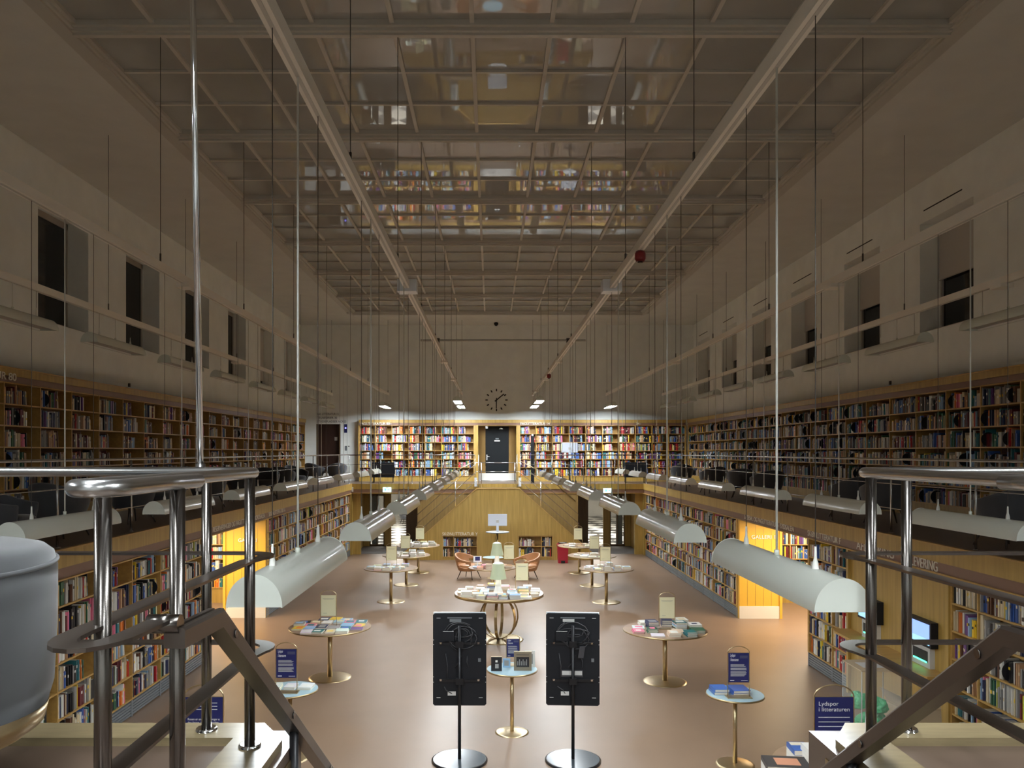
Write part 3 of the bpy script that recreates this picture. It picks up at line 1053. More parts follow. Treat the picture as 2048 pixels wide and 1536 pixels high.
def bookcase(name, label, phrase, origin, u, into, bays, rows, depth, pal, fill, plinth=None, cornice=None, discs=.0, vent=False, boxes=.0, seed=1, side=True, books=True):
    rnd = random.Random(seed)
    mw = frame_mw(origin, u, into)
    t = thing(name, label, 'bookcase', mw=mw)
    L = sum(bays)
    xs = [0]
    for b in bays:
        xs.append(xs[-1] + b)
    z0, z1 = rows[-1] - .012, rows[0] + .012
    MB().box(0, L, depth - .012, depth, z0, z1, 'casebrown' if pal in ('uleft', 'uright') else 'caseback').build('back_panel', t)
    for z in rows:
        MB().box(0, L, .0, depth - .012, z - .011, z + .011, 'shelf').build('shelf_board', t)
    for i, x in enumerate(xs):
        e = .03 if i in (0, len(xs) - 1) else .011
        MB().box(x - e, x + e, -.004, depth - .012, z0, z1 - .0, 'shelf').build('side_panel' if e > .02 else 'divider', t)
    if plinth:
        m = MB()
        if vent:
            m.box(0, L, .03, depth, plinth[0], plinth[1], 'ventdark')
            hgt = plinth[1] - plinth[0]
            for q in range(5):
                zz = plinth[0] + .02 + (hgt - .03) * q / 5
                m.quadbox([(0, .004, zz), (L, .004, zz), (L, .03, zz + .012), (0, .03, zz + .012),
                           (0, .004, zz + .03), (L, .004, zz + .03), (L, .03, zz + .038), (0, .03, zz + .038)], 'vent')
            for x in xs:
                m.box(x - .025, x + .025, -.0, .03, plinth[0], plinth[1], 'vent')
        else:
            m.box(0, L, .02, depth, plinth[0], plinth[1], 'oak')
        m.build('plinth', t)
    if cornice:
        c0, c1 = cornice
        MB().box(0, L, -.02, depth, c0, c0 + .10, 'strip').box(0, L, -.05, depth, c0 + .10, c1, 'oak').box(0, L, -.065, depth, c1 - .02, c1, 'shelf').build('cornice', t)
    CASES[phrase] = t
    if not books:
        return t
    names, wts = zip(*PAL[pal].items())
    for i in range(len(bays)):
        for j in range(len(rows) - 1):
            zb = rows[j + 1] + .011
            clear = rows[j] - rows[j + 1] - .022
            x, xe = xs[i] + .02, xs[i + 1] - .02
            f = fill(i, j, rnd)
            lim = x + (xe - x) * f
            prev = None
            hbase = rnd.uniform(.66, .84) if pal != 'back' else rnd.uniform(.72, .88)
            k = 0
            series = 0
            while x < lim:
                if rnd.random() < discs and x < lim - .06:
                    DISCS.append((mw, x + .006, zb + .125, phrase, i, j))
                    x += .016
                    continue
                if series <= 0:
                    cn = rnd.choices(names, wts)[0]
                    sw, sh, sd = rnd.uniform(.011, .034), min(.95, max(.5, rnd.gauss(hbase, .08))), rnd.uniform(.135, .20)
                    series = rnd.choice((1, 1, 1, 1, 2, 2, 3, 4))
                series -= 1
                wd = sw * rnd.uniform(.9, 1.1)
                if x + wd > xe:
                    break
                c = BCL[cn]
                v = rnd.uniform(.75, 1.15)
                c = tuple(min(1, q * v) for q in c)
                lean = 0.0
                k += 1
                if x + wd + .05 > lim and lim < xe - .08 and rnd.random() < .5:
                    lean = rnd.uniform(.03, .12)
                BOOKS.append(dict(mw=mw, ph=phrase, i=i, j=j, k=k, x=x, w=wd, h=clear * sh, d=min(sd, depth - .04), y=rnd.uniform(.012, .05), z=zb, c=c, cn=cn, lean=lean,
                                  band=rnd.random() < .45, bh=rnd.uniform(.55, .8), bc=rnd.choice(('cream', 'white', 'black', 'yellow'))))
                x += wd + rnd.uniform(.0006, .003)
            if rnd.random() < boxes and x < xe - .11:
                BOOKS.append(dict(mw=mw, ph=phrase, i=i, j=j, k=99, x=x + .004, w=.09, h=clear * .68, d=.2, y=.03, z=zb, c=srgb(168, 156, 138), cn='grey', lean=0, band=False, bh=.7, bc='white'))
    return t


UR = [2.335, 1.995, 1.65, 1.305, .96, .615, .265]
LR = [2.40, 2.043, 1.687, 1.33, .973, .617, .26]
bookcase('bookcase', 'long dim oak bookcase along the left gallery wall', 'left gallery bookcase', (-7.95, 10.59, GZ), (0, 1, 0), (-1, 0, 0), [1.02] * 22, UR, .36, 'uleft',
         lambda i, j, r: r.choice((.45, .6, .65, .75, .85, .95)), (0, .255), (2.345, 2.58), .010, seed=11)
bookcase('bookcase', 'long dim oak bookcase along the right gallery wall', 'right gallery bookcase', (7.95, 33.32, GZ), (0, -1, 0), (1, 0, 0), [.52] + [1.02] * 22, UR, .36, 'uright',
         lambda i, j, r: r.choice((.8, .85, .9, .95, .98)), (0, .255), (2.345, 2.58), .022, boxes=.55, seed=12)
BRW = [2.34 - .3525 * k for k in range(7)]
bookcase('bookcase', 'brightly lit oak bookcase on the end gallery left of the black door', 'end gallery left bookcase', (-5.79, 33.5, GZ), (1, 0, 0), (0, 1, 0), [.69] * 7, BRW, .36, 'back',
         lambda i, j, r: r.choice((.45, .65, .75, .85, .92)), (0, .215), (2.35, 2.58), 0, seed=13)
bookcase('bookcase', 'brightly lit oak bookcase on the end gallery right of the black door', 'end gallery right bookcase', (.93, 33.5, GZ), (1, 0, 0), (0, 1, 0), [.695] * 10, BRW, .36, 'back',
         lambda i, j, r: r.choice((.6, .75, .8, .9, .97)), (0, .215), (2.35, 2.58), 0, seed=14)
struct(MB().box(-.96, .93, 33.45, 33.9, GZ + 2.45, GZ + 2.58, 'oak').box(-.96, .93, 33.48, 33.9, GZ + 2.35, GZ + 2.45, 'strip').box(-.96, -.86, 33.5, 33.9, GZ, GZ + 2.35, 'oak').box(.86, .90, 33.5, 33.9, GZ, GZ + 2.35, 'oak'), 'trim_6')
lf = lambda i, j, r: r.choice((.62, .8, .88, .94, .97))
lr = lambda i, j, r: r.choice((.85, .92, .97, .98))
bookcase('bookcase', 'oak bookcase under the left gallery between the stairhead and the left yellow passage', 'near left lower bookcase', (-5.69, 7.94, 0), (0, 1, 0), (-1, 0, 0), [1.04] * 7, LR, .32, 'lower',
         lf, (0, .245), None, .006, True, seed=15)
bookcase('bookcase', 'oak bookcase under the left gallery beyond the yellow passage', 'far left lower bookcase', (-5.69, 19.36, 0), (0, 1, 0), (-1, 0, 0), [1.04] * 11, LR, .32, 'lower',
         lr, (0, .245), None, .004, True, seed=16)
bookcase('bookcase', 'oak bookcase under the right gallery beyond the yellow passage', 'far right lower bookcase', (5.69, 30.80, 0), (0, -1, 0), (1, 0, 0), [1.04] * 11, LR, .32, 'lower',
         lr, (0, .245), None, .005, True, boxes=.1, seed=17)
bookcase('bookcase', 'narrow oak bookcase between the right yellow passage and the return screens', 'middle right lower bookcase', (5.69, 15.0, 0), (0, -1, 0), (1, 0, 0), [1.04, .63], LR, .32, 'lower',
         lr, (0, .245), None, 0, True, boxes=.4, seed=18)
bookcase('bookcase', 'oak bookcase under the right gallery nearest the stairhead', 'near right lower bookcase', (5.69, 10.36, 0), (0, -1, 0), (1, 0, 0), [.58, 1.04, 1.04], LR, .32, 'lower',
         lr, (0, .245), None, .004, True, boxes=.2, seed=19)
for nm, a, b, dv, sd, sidew in (('left', BL0, BL1, P(907.5, 0, SW0)[0], 21, 'left'), ('right', BR0, BR1, P(1083, 0, SW0)[0], 22, 'right')):
    bookcase('low_bookcase', 'low two-shelf bookcase set into the oak stair wall behind the %s armchair' % sidew, 'low bookcase behind the %s armchair' % sidew, (a, SW0 + .015, 0), (1, 0, 0), (0, 1, 0),
             [dv - a, b - dv], [.879, .50, .115], .30, 'lower', lambda i, j, r: r.choice((.7, .8, .95)), (0.0, .10), None, 0, False, seed=sd)
for s in (-1, 1):
    x0 = -10.0 if s < 0 else 6.95
    bookcase('bookcase', 'warmly lit bookcase in the side room beyond the %s yellow passage' % ('left' if s < 0 else 'right'), 'side room bookcase beyond the %s passage' % ('left' if s < 0 else 'right'),
             (x0, 21.2, 0), (1, 0, 0), (0, 1, 0), [.72] * 4, [2.30, 1.92, 1.54, 1.16, .78, .40], .3, 'back', lr, (0, .39), None, 0, False, seed=23 + s)
# oak return wall with the two return screens
struct(MB().box(5.71, 6.03, 10.40, 13.30, 0, 2.39, 'oak'), 'wall_return')
struct(MB().box(5.66, 5.71, 13.27, 13.34, 0, 2.39, 'oak'), 'trim_7')
struct(MB().box(5.66, 5.71, 10.36, 10.43, 0, 2.39, 'oak'), 'trim_8')
# lettering on the fascias and cornices
def fascia_text(s, side, y0, y1, z, size, m='letter'):
    if side < 0:
        mw = frame_mw((-EX + .016, y0, z), (0, 1, 0), (-1, 0, 0))
    else:
        mw = frame_mw((EX - .016, y0, z), (0, -1, 0), (1, 0, 0))
    tt = thing('shelf_sign', 'white raised letters reading ' + s.title().replace('/', ' ') + ' on the %s gallery fascia' % ('left' if side < 0 else 'right') + (' nearest the stairhead' if 10 < y0 < 11.6 and side > 0 else ''), 'sign', mw=mw)
    text('lettering', s, size, tt, TXT, m, .008, abs(y1 - y0))



fascia_text('RESERVERINGER OG FAGLITTERATUR – NORDSALEN', -1, 15.5, 19.05, 2.44, .15)
fascia_text('SKØNLITTERATUR A', -1, 19.4, 20.95, 2.44, .15)
fascia_text('LÆSESAL OG FAGLITTERATUR – SYDSALEN', 1, 18.7, 15.65, 2.44, .15)
fascia_text('SKØNLITTERATUR F', 1, 14.95, 13.55, 2.44, .15)
fascia_text('AFLEVERING', 1, 12.95, 11.75, 2.43, .20)
fascia_text('AFLEVERING', 1, 11.45, 10.6, 2.41, .20)
def case_text(ph, s, x, z, size, wd):
    text('lettering', s, size, CASES[ph], Matrix.Translation((x, -.028 if 'low' in ph else -.057, z)) @ TXT, 'letter', .006, wd)


case_text('left gallery bookcase', 'FAGLITTERATUR 80', .4, 2.37, .17, 1.85)
case_text('end gallery left bookcase', 'FAGLITTERATUR 80–', .03, 2.365, .15, 1.33)
case_text('end gallery right bookcase', 'FAGLITTERATUR 14', .03, 2.365, .15, 1.22)
case_text('end gallery right bookcase', '34–', 4.86, 2.365, .15, .22)
case_text('low bookcase behind the left armchair', 'SKØNLITTERATUR Y', .0, .915, .16, 1.30)

# ---- books: the 300 that show largest are things, the rest one mass
OCC = [(183, 227, 920, 1536), (331, 369, 930, 1536), (393, 427, 920, 1536), (478, 514, 920, 1536), (0, 82, 1080, 1490), (1746, 1788, 940, 1536), (1816, 1858, 940, 1536),
       (0, 2048, 1442, 1536), (283, 350, 1230, 1280), (112, 345, 1240, 1320), (1425, 1745, 1080, 1235), (1680, 1815, 1310, 1536), (430, 700, 1060, 1235)]


def score(b):
    mw = b['mw']
    f0, f1 = mw @ Vector((b['x'], b['y'], b['z'])), mw @ Vector((b['x'] + b['w'], b['y'], b['z'] + b['h']))
    if f0.y < 2:
        return 0
    a, c = px_of(*f0), px_of(*f1)
    mx, my = (a[0] + c[0]) / 2, (a[1] + c[1]) / 2
    if not (6 < mx < 2042 and 0 < my < 1530):
        return 0
    for (x0, x1, y0, y1) in OCC:
        if x0 < mx < x1 and y0 < my < y1:
            return 0
    if 1650 < mx and abs(my - (1255 + (2005 - mx) * .79)) < 45 and mx < 2010:
        return 0
    if my > 1110 and 225 < mx < 500 and (abs(my - (1262 - (mx - 205) * .47)) < 14 or abs(my - (1310 + (497 - mx) * .84)) < 16):
        return 0
    return abs(a[0] - c[0]) * abs(a[1] - c[1])


for b in BOOKS:
    b['s'] = score(b) if b['k'] < 90 else 0
BOOKS.sort(key=lambda b: -b['s'])
NB = 290


def emit_book(m, b, mw, full):
    x, w, h, d, y, z, c = b['x'], b['w'], b['h'], b['d'], b['y'], b['z'], b['c']
    sh = math.tan(b['lean'])

    def bx(x0, x1, y0, y1, z0, z1, mm, col, **k):
        pts = [(x0, y0, z0), (x1, y0, z0), (x1, y1, z0), (x0, y1, z0), (x0, y0, z1), (x1, y0, z1), (x1, y1, z1), (x0, y1, z1)]
        m.quadbox([tuple(mw @ Vector((p[0] - (z1 - z) * 0 - (p[2] - z) * sh, p[1], p[2]))) for p in pts], mm, col, **k)
    pc = (.60, .55, .45)
    if not full:
        bx(x, x + w, y, y + d, z, z + h, 'cover', c, topcol=pc)
        if b['band']:
            q = b['bh']
            o = len(m.v)
            m.v += [tuple(mw @ Vector((xx - (zz - z) * sh, y - .0012, zz))) for xx, zz in ((x, z + h * (q - .14)), (x + w, z + h * (q - .14)), (x + w, z + h * q), (x, z + h * q))]
            m.face([o, o + 1, o + 2, o + 3], 'cover', BCL[b['bc']])
        return
    t = .0022
    bx(x, x + t, y, y + d, z, z + h, 'cover', c)
    bx(x + w - t, x + w, y, y + d, z, z + h, 'cover', c)
    bx(x, x + w, y, y + t, z, z + h, 'cover', c)
    bx(x + t, x + w - t, y + t, y + d - .004, z + .002, z + h - .004, 'paper', pc)
    if b['band']:
        q = b['bh']
        bx(x + .0005, x + w - .0005, y - .0012, y, z + h * (q - .14), z + h * q, 'cover', BCL[b['bc']])


ORDROW = ['top', 'second', 'third', 'fourth', 'fifth', 'bottom']
for b in BOOKS[:NB]:
    m = MB()
    o0 = b['mw'] @ Vector((b['x'] + b['w'] / 2, b['y'], b['z']))
    mw = Matrix.Translation(-o0) @ b['mw']
    emit_book(m, b, mw, True)
    o = m.build('shelf_book', loc=tuple(o0))
    tag(o, '%s book, %s along %s shelf, %s bay, %s' % (b['cn'], ordw(b['k']), ORDROW[b['j']], ordw(b['i'] + 1), b['ph']), 'book', 'books standing on the ' + b['ph'])
m = MB()
I4 = Matrix.Identity(4)
for b in BOOKS[NB:]:
    emit_book(m, b, b['mw'], False)
o = m.build('books')
tag(o, 'thousands of further book spines closely packed along all the library shelves', 'books', kind='stuff')
# black round section markers between the books
seen = {}
for (mw, x, z, ph, i, j) in DISCS:
    o0 = mw @ Vector((x, .06, z))
    m = MB()
    R = Matrix.Translation(-o0) @ mw @ Matrix.Translation((x, .06, z))
    n = 20
    o = len(m.v)
    for sx in (-.002, .002):
        m.v += [tuple(R @ Vector((sx, .118 * math.cos(2 * math.pi * q / n), .118 * math.sin(2 * math.pi * q / n)))) for q in range(n)]
    m.face([o + q for q in range(n)], 'black')
    m.face([o + n + q for q in range(n)][::-1], 'black')
    for q in range(n):
        m.face([o + q, o + (q + 1) % n, o + n + (q + 1) % n, o + n + q], 'black')
    ob = m.build('section_marker', loc=tuple(o0))
    recalc(ob)
    key = (ph, i, j)
    seen[key] = seen.get(key, 0) + 1
    tag(ob, 'black round section marker%s on %s shelf, %s bay, %s' % ('' if seen[key] == 1 else ' ' + ordw(seen[key]) + ' along', ORDROW[min(j, 5)], ordw(i + 1), ph), 'shelf marker', 'section markers on the ' + ph)

# ================================================================== tables in the hall
TT = .905


def pedestal(name, label, loc, r, top='walnut', rb=None, rp=None, h=TT, group=None):
    rb = rb or r * .52
    rp = rp or (.042 if r > .5 else .029)
    t = thing(name, label, 'table', loc, group=group)
    MB().lathe([(0, .022), (rp + .05, .022), (rb * .9, .014), (rb, .006), (rb, 0), (0, 0)][::-1], 'brass', n=48).build('base', t)
    MB().tube([(0, 0, .015), (0, 0, h - .02)], rp, 'brass', 24).build('column', t)
    MB().lathe([(0, 0), (r - .006, 0), (r - .006, -.004), (r, -.004), (r, -.022), (r - .03, -.03), (0, -.03)][::-1], 'brassdark', (0, 0, h), 64,
               m2=[None, None, None, None, None, top]).build('tabletop', t)
    return t


def sign(label, loc, w, h, gap, style, title=None, rotz=0, cat='sign stand'):
    t = thing('sign_stand', label, cat, loc, rotz)
    hw = w / 2 + .008
    MB().box(-hw - .02, hw + .02, -.07, .07, 0, .010, 'brass').build('base_plate', t)
    z1 = gap + h
    rr = hw
    pts = [(-hw, .0, .008), (-hw, .0, z1)] + [(-hw * math.cos(a), 0, z1 + rr * .62 * math.sin(a)) for a in [math.pi * i / 14 for i in range(1, 14)]] + [(hw, 0, z1), (hw, 0, .008)]
    MB().tube(pts, .0055 if w < .4 else .008, 'brass', 8).build('arch_frame', t)
    b = MB().box(-w / 2, w / 2, -.008, .002, gap, z1, style)
    b.box(-w / 2 - .004, w / 2 + .004, -.003, .006, gap - .006, z1 + .004, 'brass')
    b.build('poster', t)
    f = -.0085

    def line(x0, x1, z, th, mm):
        return (x0 * w, x1 * w, f - .0006, f, gap + z * h, gap + z * h + th * h, mm)
    if style == 'cream':
        m = MB()
        m.box(*line(-.38, .38, .83, .012, 'creamink'))
        m.box(*line(-.30, .30, .80, .008, 'creamink'))
        m.box(*line(-.34, -.10, .12, .010, 'creamink'))
        m.build('printed_lines', t)
    elif style == 'navy' and w < .4:
        m = MB()
        for i in range(3):
            m.box(*line(.06, .44, .90 - .035 * i, .012, 'vent'))
        zz = .60
        for n in (3, 3, 6):
            for i in range(n):
                m.box(*line(-.40, .40 - .14 * random.random(), zz, .014, 'sticker'))
                zz -= .030
            zz -= .03
        m.box(*line(-.42, -.22, .05, .028, 'white'))
        m.box(*line(.12, .44, .05, .016, 'white'))
        m.build('printed_lines', t)
        text('title', 'Lydspor\ni litteraturen', .055 * h / .37, t, Matrix.Translation((-.42 * w, f - .001, gap + .88 * h)) @ TXT, 'white', .0005, .40 * w)
    return t


POS = {}
for nm, px, Y, cnt in (('nearest left', 660, 14.19, 0), ('second left', 782, 21.4, 0), ('third left', 812.5, 24.1, 0), ('farthest left', 836.6, 26.6, 0),
                       ('nearest right', 1330, 13.94, 0), ('second right', 1212.6, 21.3, 0), ('third right', 1184, 23.97, 0), ('farthest right', 1158.5, 26.5, 0)):
    p = P(px, 0, Y)
    POS[nm] = (p[0], Y)
    pedestal('display_table', 'tall round brass pedestal table, %s in the two rows, covered with books' % nm, (p[0], Y, 0), .72, group='round display tables in the hall')
SG = {'nearest left': (657, -.0), 'second left': (783, .1), 'third left': (811, .1), 'farthest left': (840, .1),
      'nearest right': (1334, .05), 'second right': (1210.6, .1), 'third right': (1188.6, .1), 'farthest right': (1156, .1)}
for nm, (px, dy) in SG.items():
    Y = POS[nm][1] + dy
    sign('cream poster in a brass arch stand on the %s display table' % nm, (P(px, 0, Y)[0], Y, TT), .265, .365, .19, 'cream')

DISP = dict(white=6, cream=3, grey=1.4, black=.8, navy=.8, blue=1.2, teal=.5, green=.6, yellow=1.0, orange=.8, red=.8, pink=1.4, tan=1.2, purple=.5, **{'light blue': 2, 'dark red': .5})


def flat_book(c, cn, w, l, th, loc, rz, label, group, deco=None, name='display_book'):
    m = MB()
    t = .002
    m.box(-w / 2, w / 2, -l / 2, l / 2, 0, t, 'cover', c)
    m.box(-w / 2, w / 2, -l / 2, l / 2, th - t, th, 'cover', c)
    m.box(-w / 2, -w / 2 + t, -l / 2, l / 2, 0, th, 'cover', c)
    m.box(-w / 2 + t, w / 2 - .004, -l / 2 + .004, l / 2 - .004, t, th - t, 'paper', (.72, .68, .6))
    if deco:
        x0, x1, y0, y1 = deco[1]
        m.box(x0 * w, x1 * w, y0 * l, y1 * l, th, th + .0006, 'cover', deco[0])
    o = m.build(name, loc=loc, rotz=rz)
    return tag(o, label, 'book', group)


def lay(nm, tname, x0, y0, z, rows, seed, pal=DISP, stack=(1, 1, 1, 2), dx=.20, avoid=None, bw=.165, bl=.23):
    """rows: list of (dy, [x offsets])"""
    r = random.Random(seed)
    names, wts = zip(*pal.items())
    for ri, (dy, xs) in enumerate(rows):
        for ci, xo in enumerate(xs):
            n = r.choice(stack)
            zz = z + .0008
            w, l = bw * r.uniform(.85, 1.15), bl * r.uniform(.88, 1.1)
            same = r.random() < .55
            cn = r.choices(names, wts)[0]
            rz = r.uniform(-.10, .10)
            th = r.uniform(.016, .036)
            for k in range(n):
                if not same:
                    cn = r.choices(names, wts)[0]
                c = tuple(min(1, q * r.uniform(.85, 1.1)) for q in BCL[cn])
                d = None
                if r.random() < .75:
                    dn = r.choices(names, wts)[0]
                    d = (BCL[dn], (r.uniform(-.42, -.2), r.uniform(.2, .42), r.uniform(-.4, -.1), r.uniform(.1, .4)))
                pos = '%s from left, %s row, %s' % (ordw(ci + 1), ('front', 'second', 'third', 'fourth', 'fifth', 'sixth')[ri], tname)
                lv = '' if n == 1 else (' topping its stack' if k == n - 1 else ' %s from stack bottom' % ordw(k + 1))
                flat_book(c, cn, w, l, th, (x0 + xo + r.uniform(-.008, .008), y0 + dy + r.uniform(-.01, .01), zz), rz + r.uniform(-.02, .02),
                          '%s book%s, %s' % (cn, lv, pos), 'books lying on the ' + tname, d)
                zz += th + .001


def grid(rad, rows_y, dx, skip=lambda x, y: False):
    out = []
    for y in rows_y:
        half = math.sqrt(max(0, rad * rad - (abs(y) + .10) ** 2)) - .08
        n = int(2 * half / dx) + 1
        xs = [(-(n - 1) / 2 + i) * dx for i in range(n)]
        xs = [x for x in xs if not skip(x, y)]
        if xs:
            out.append((y, xs))
    return out


sk = lambda x, y: abs(x) < .2 and abs(y - .08) < .15
DT = 'display table'
lay('L1', 'nearest left ' + DT, *POS['nearest left'], TT, grid(.72, [-.47, -.21, .30, .53], .205, lambda x, y: False) + [(.04, [-.55, -.36, .30, .52])], 31, stack=(1, 1, 1, 1, 2), bw=.19, bl=.25)
lay('R1', 'nearest right ' + DT, *POS['nearest right'], TT, [(-.46, [-.22, .05, .33]), (-.18, [-.50, -.26, .18, .52]), (.10, [-.44, -.20, .28, .54]), (.36, [-.3, .1, .38])], 32,
    pal=dict(white=7, cream=2, grey=1.5, pink=1, green=.6, navy=.8, black=1, **{'light blue': 1.5, 'dark red': .6, 'teal': .6}), stack=(1, 2, 3, 4, 5), bw=.2, bl=.25)
lay('L2', 'second left ' + DT, *POS['second left'], TT, [(-.42, [-.3, -.05, .2]), (-.12, [-.5, -.28, .0, .3]), (.33, [-.4, -.15, .12, .35])], 33, stack=(1, 2, 3), bw=.19, bl=.25, pal=dict(white=4, tan=1.5, pink=1.5, purple=.8, cream=2, **{'light blue': 2}))
lay('L3', 'third left ' + DT, *POS['third left'], TT, [(-.42, [-.25, 0, .25]), (-.12, [-.45, -.2, .2, .48]), (.33, [-.35, -.1, .15, .4])], 34, stack=(1, 2, 3, 4), bw=.19, bl=.25, pal=dict(white=6, grey=2, cream=1.5, blue=.7, black=.5))
lay('L4', 'farthest left ' + DT, *POS['farthest left'], TT, [(-.42, [-.25, 0, .25]), (-.12, [-.5, -.25, .25, .5]), (.33, [-.35, -.1, .15, .4])], 35, stack=(3, 4, 6), bw=.20, bl=.26, pal=dict(white=7, grey=2, cream=1))
lay('R2', 'second right ' + DT, *POS['second right'], TT, [(-.42, [-.28, -.03, .22]), (-.14, [-.52, -.28, .22, .5]), (.33, [-.38, -.12, .12, .38])], 36, stack=(1, 2, 3, 4), bw=.19, bl=.25, pal=dict(white=6, tan=1.5, grey=1, cream=1.5, **{'light blue': 2}))
lay('R3', 'third right ' + DT, *POS['third right'], TT, [(-.40, [-.3, -.03, .25]), (-.05, [-.45, -.2]), (.33, [-.3, .1])], 37, stack=(1,), bw=.2, bl=.26, pal=dict(white=4, cream=2, tan=1, **{'light blue': 1}))
lay('R4', 'farthest right ' + DT, *POS['farthest right'], TT, [(-.42, [-.28, 0, .25]), (-.1, [-.45, .4]), (.33, [-.2, .2])], 38, stack=(1, 2, 3), bw=.19, bl=.25, pal=dict(white=6, tan=2, cream=2))

# big centre table on crossing brass hoops
bx, by, bz = P(998, 0, 17.07)[0], 17.07, 1.0
t = thing('display_table', 'largest round brass table in the centre aisle, standing on crossing hoop legs', 'table', (bx, by, 0), .35)
MB().lathe([(0, .03), (.49, .018), (.52, .010), (.52, 0), (0, 0)][::-1], 'brassdark', n=48).build('base', t)
for k in range(3):
    a = math.pi * k / 3
    pts = []
    for i in range(41):
        q = -math.pi * .5 + 2 * math.pi * i / 40
        pts.append((.43 * math.cos(q) * math.cos(a), .43 * math.cos(q) * math.sin(a), .485 + .455 * math.sin(q)))
    hp = MB()
    n = len(pts)
    sd = Vector((-math.sin(a), math.cos(a), 0))
    for i in range(n - 1):
        hp.bar(pts[i], pts[i + 1], .060, .014, 'brassdark', up=tuple(sd.cross(Vector(pts[i + 1]) - Vector(pts[i]))))
    hp.build('hoop_leg', t)
MB().lathe([(0, 0), (.24, 0), (.24, -.012), (0, -.012)][::-1], 'steel', (0, 0, .90), 40).build('under_tray', t)
MB().lathe([(0, 0), (.945, 0), (.95, -.004), (.95, -.055), (.92, -.062), (0, -.062)][::-1], 'brassdark', (0, 0, bz), 72, m2=[None, None, None, None, 'walnut']).build('tabletop', t)
MB().tube([(-.12, -.2, .94), (-.13, -.21, .6), (-.12, -.2, .2), (-.1, -.15, .04)], .004, 'cable', 6).build('cable', t)
p = P(1044, 0, 17.55)
sign('cream poster in a brass arch stand on the large centre table', (p[0], 17.55, bz), .262, .365, .19, 'cream')
lay('C', 'large centre table', bx, by, bz, [(-.70, [-.38, -.14, .09, .32, .54]), (-.45, [-.68, -.45, -.21, .03, .27, .51, .72]), (-.19, [-.78, -.55, -.31, .27, .51, .76]),
                                           (.08, [-.78, -.54, -.30, .27, .51, .78]), (.34, [-.64, -.40, -.16, .14, .62]), (.60, [-.4, -.15, .12])], 39, stack=(2, 2, 3, 4),
    pal=dict(white=6, cream=3, yellow=1.2, pink=.8, tan=.8, grey=1, navy=.3, red=.4, **{'light blue': 3}), bw=.20, bl=.21)


def table_lamp(label, loc):
    t = thing('table_lamp', label, 'table lamp', loc)
    MB().lathe([(0, 0), (.105, 0), (.10, .03), (.07, .12), (.055, .30), (.045, .34), (0, .34)], 'opal', n=32).build('lamp_base', t)
    m = MB().lathe([(.175, .31), (.115, .63)], 'lampshade', n=40)
    m.lathe([(.112, .63), (.172, .31)], 'opal', n=40)
    m.lathe([(0, .66), (.06, .66), (.113, .635), (.113, .62), (0, .62)][::-1], 'opal', n=32)
    m.build('lamp_shade', t)
    l = bpy.data.lights.new('lamp_bulb', 'POINT')
    l.energy = 1.0
    l.color = (1, .95, .85)
    l.shadow_soft_size = .05
    o = bpy.data.objects.new('lamp_bulb', l)
    COL.objects.link(o)
    o.parent = t
    o.location = (0, 0, .42)
    return t


table_lamp('pale green cone-shaded lamp on the large centre table', (P(996.5, 0, 17.0)[0], 17.0, bz))
p = P(984.5, 0, 21.5)
pedestal('display_table', 'round table with a green lamp between the large centre table and the armchairs', (p[0], 21.5, 0), .63, group=None)
lay('S', 'green lamp table', p[0], 21.5, TT, [(-.38, [-.32, -.1, .24]), (-.1, [-.42, -.2, .22, .44]), (.2, [-.38, .3])], 40, stack=(2, 3, 5), pal=dict(white=3, tan=4, orange=.8, pink=1, blue=.5, **{'light blue': 1.5}))
table_lamp('pale green cone-shaded lamp on the smaller table before the armchairs', (P(994, 0, 21.6)[0], 21.6, TT))
q = P(1018, 0, 21.75)
sign('cream poster in a brass arch stand on the green lamp table', (q[0], 21.75, TT), .262, .365, .19, 'cream')
q = P(955, 0, 21.55)
t = thing('small_sign', 'small white card with a blue square standing on the green lamp table', 'sign', (q[0], 21.55, TT), .1)
MB().box(-.11, .11, -.01, .01, .13, .29, 'white').box(-.065, .065, -.0115, -.01, .17, .275, 'navy').box(-.09, .09, -.03, .03, 0, .006, 'white').box(-.01, .01, .0, .008, 0, .15, 'white').build('card', t)

# three small pale blue tables
BT = {}
for nm, px, Y in (('left', 580.5, 10.45), ('middle', 1024, 11.42), ('right', 1470, 10.25)):
    q = P(px, 0, Y)
    BT[nm] = (q[0], Y)
    pedestal('side_table', 'small pale blue round table, %s one of the three nearest the viewer' % nm, (q[0], Y, 0), .362, 'bluetop', .24, .027, group='small blue tables')
q = P(574, 0, 10.33)
sign('navy poster in a brass arch stand on the left blue table', (q[0], 10.30, TT), .257, .367, .19, 'navy')
lay('B1', 'left blue table', BT['left'][0], BT['left'][1], TT, [(.05, [-.20, .0, .20])], 41, stack=(1, 2), pal=dict(white=1), bw=.17, bl=.2)
q = P(1477, 0, 10.1)
sign('navy poster in a brass arch stand on the right blue table', (q[0], 10.1, TT), .257, .367, .19, 'navy')
lay('B3', 'right blue table', BT['right'][0], BT['right'][1], TT, [(.05, [-.19, .06])], 42, stack=(2,), pal={'blue': 1}, bw=.22, bl=.25)
mx, my = BT['middle']
q = P(1026, 0, 11.62)
sign('navy poster in a brass arch stand on the middle blue table', (q[0], 11.62, TT), .18, .26, .12, 'navy')
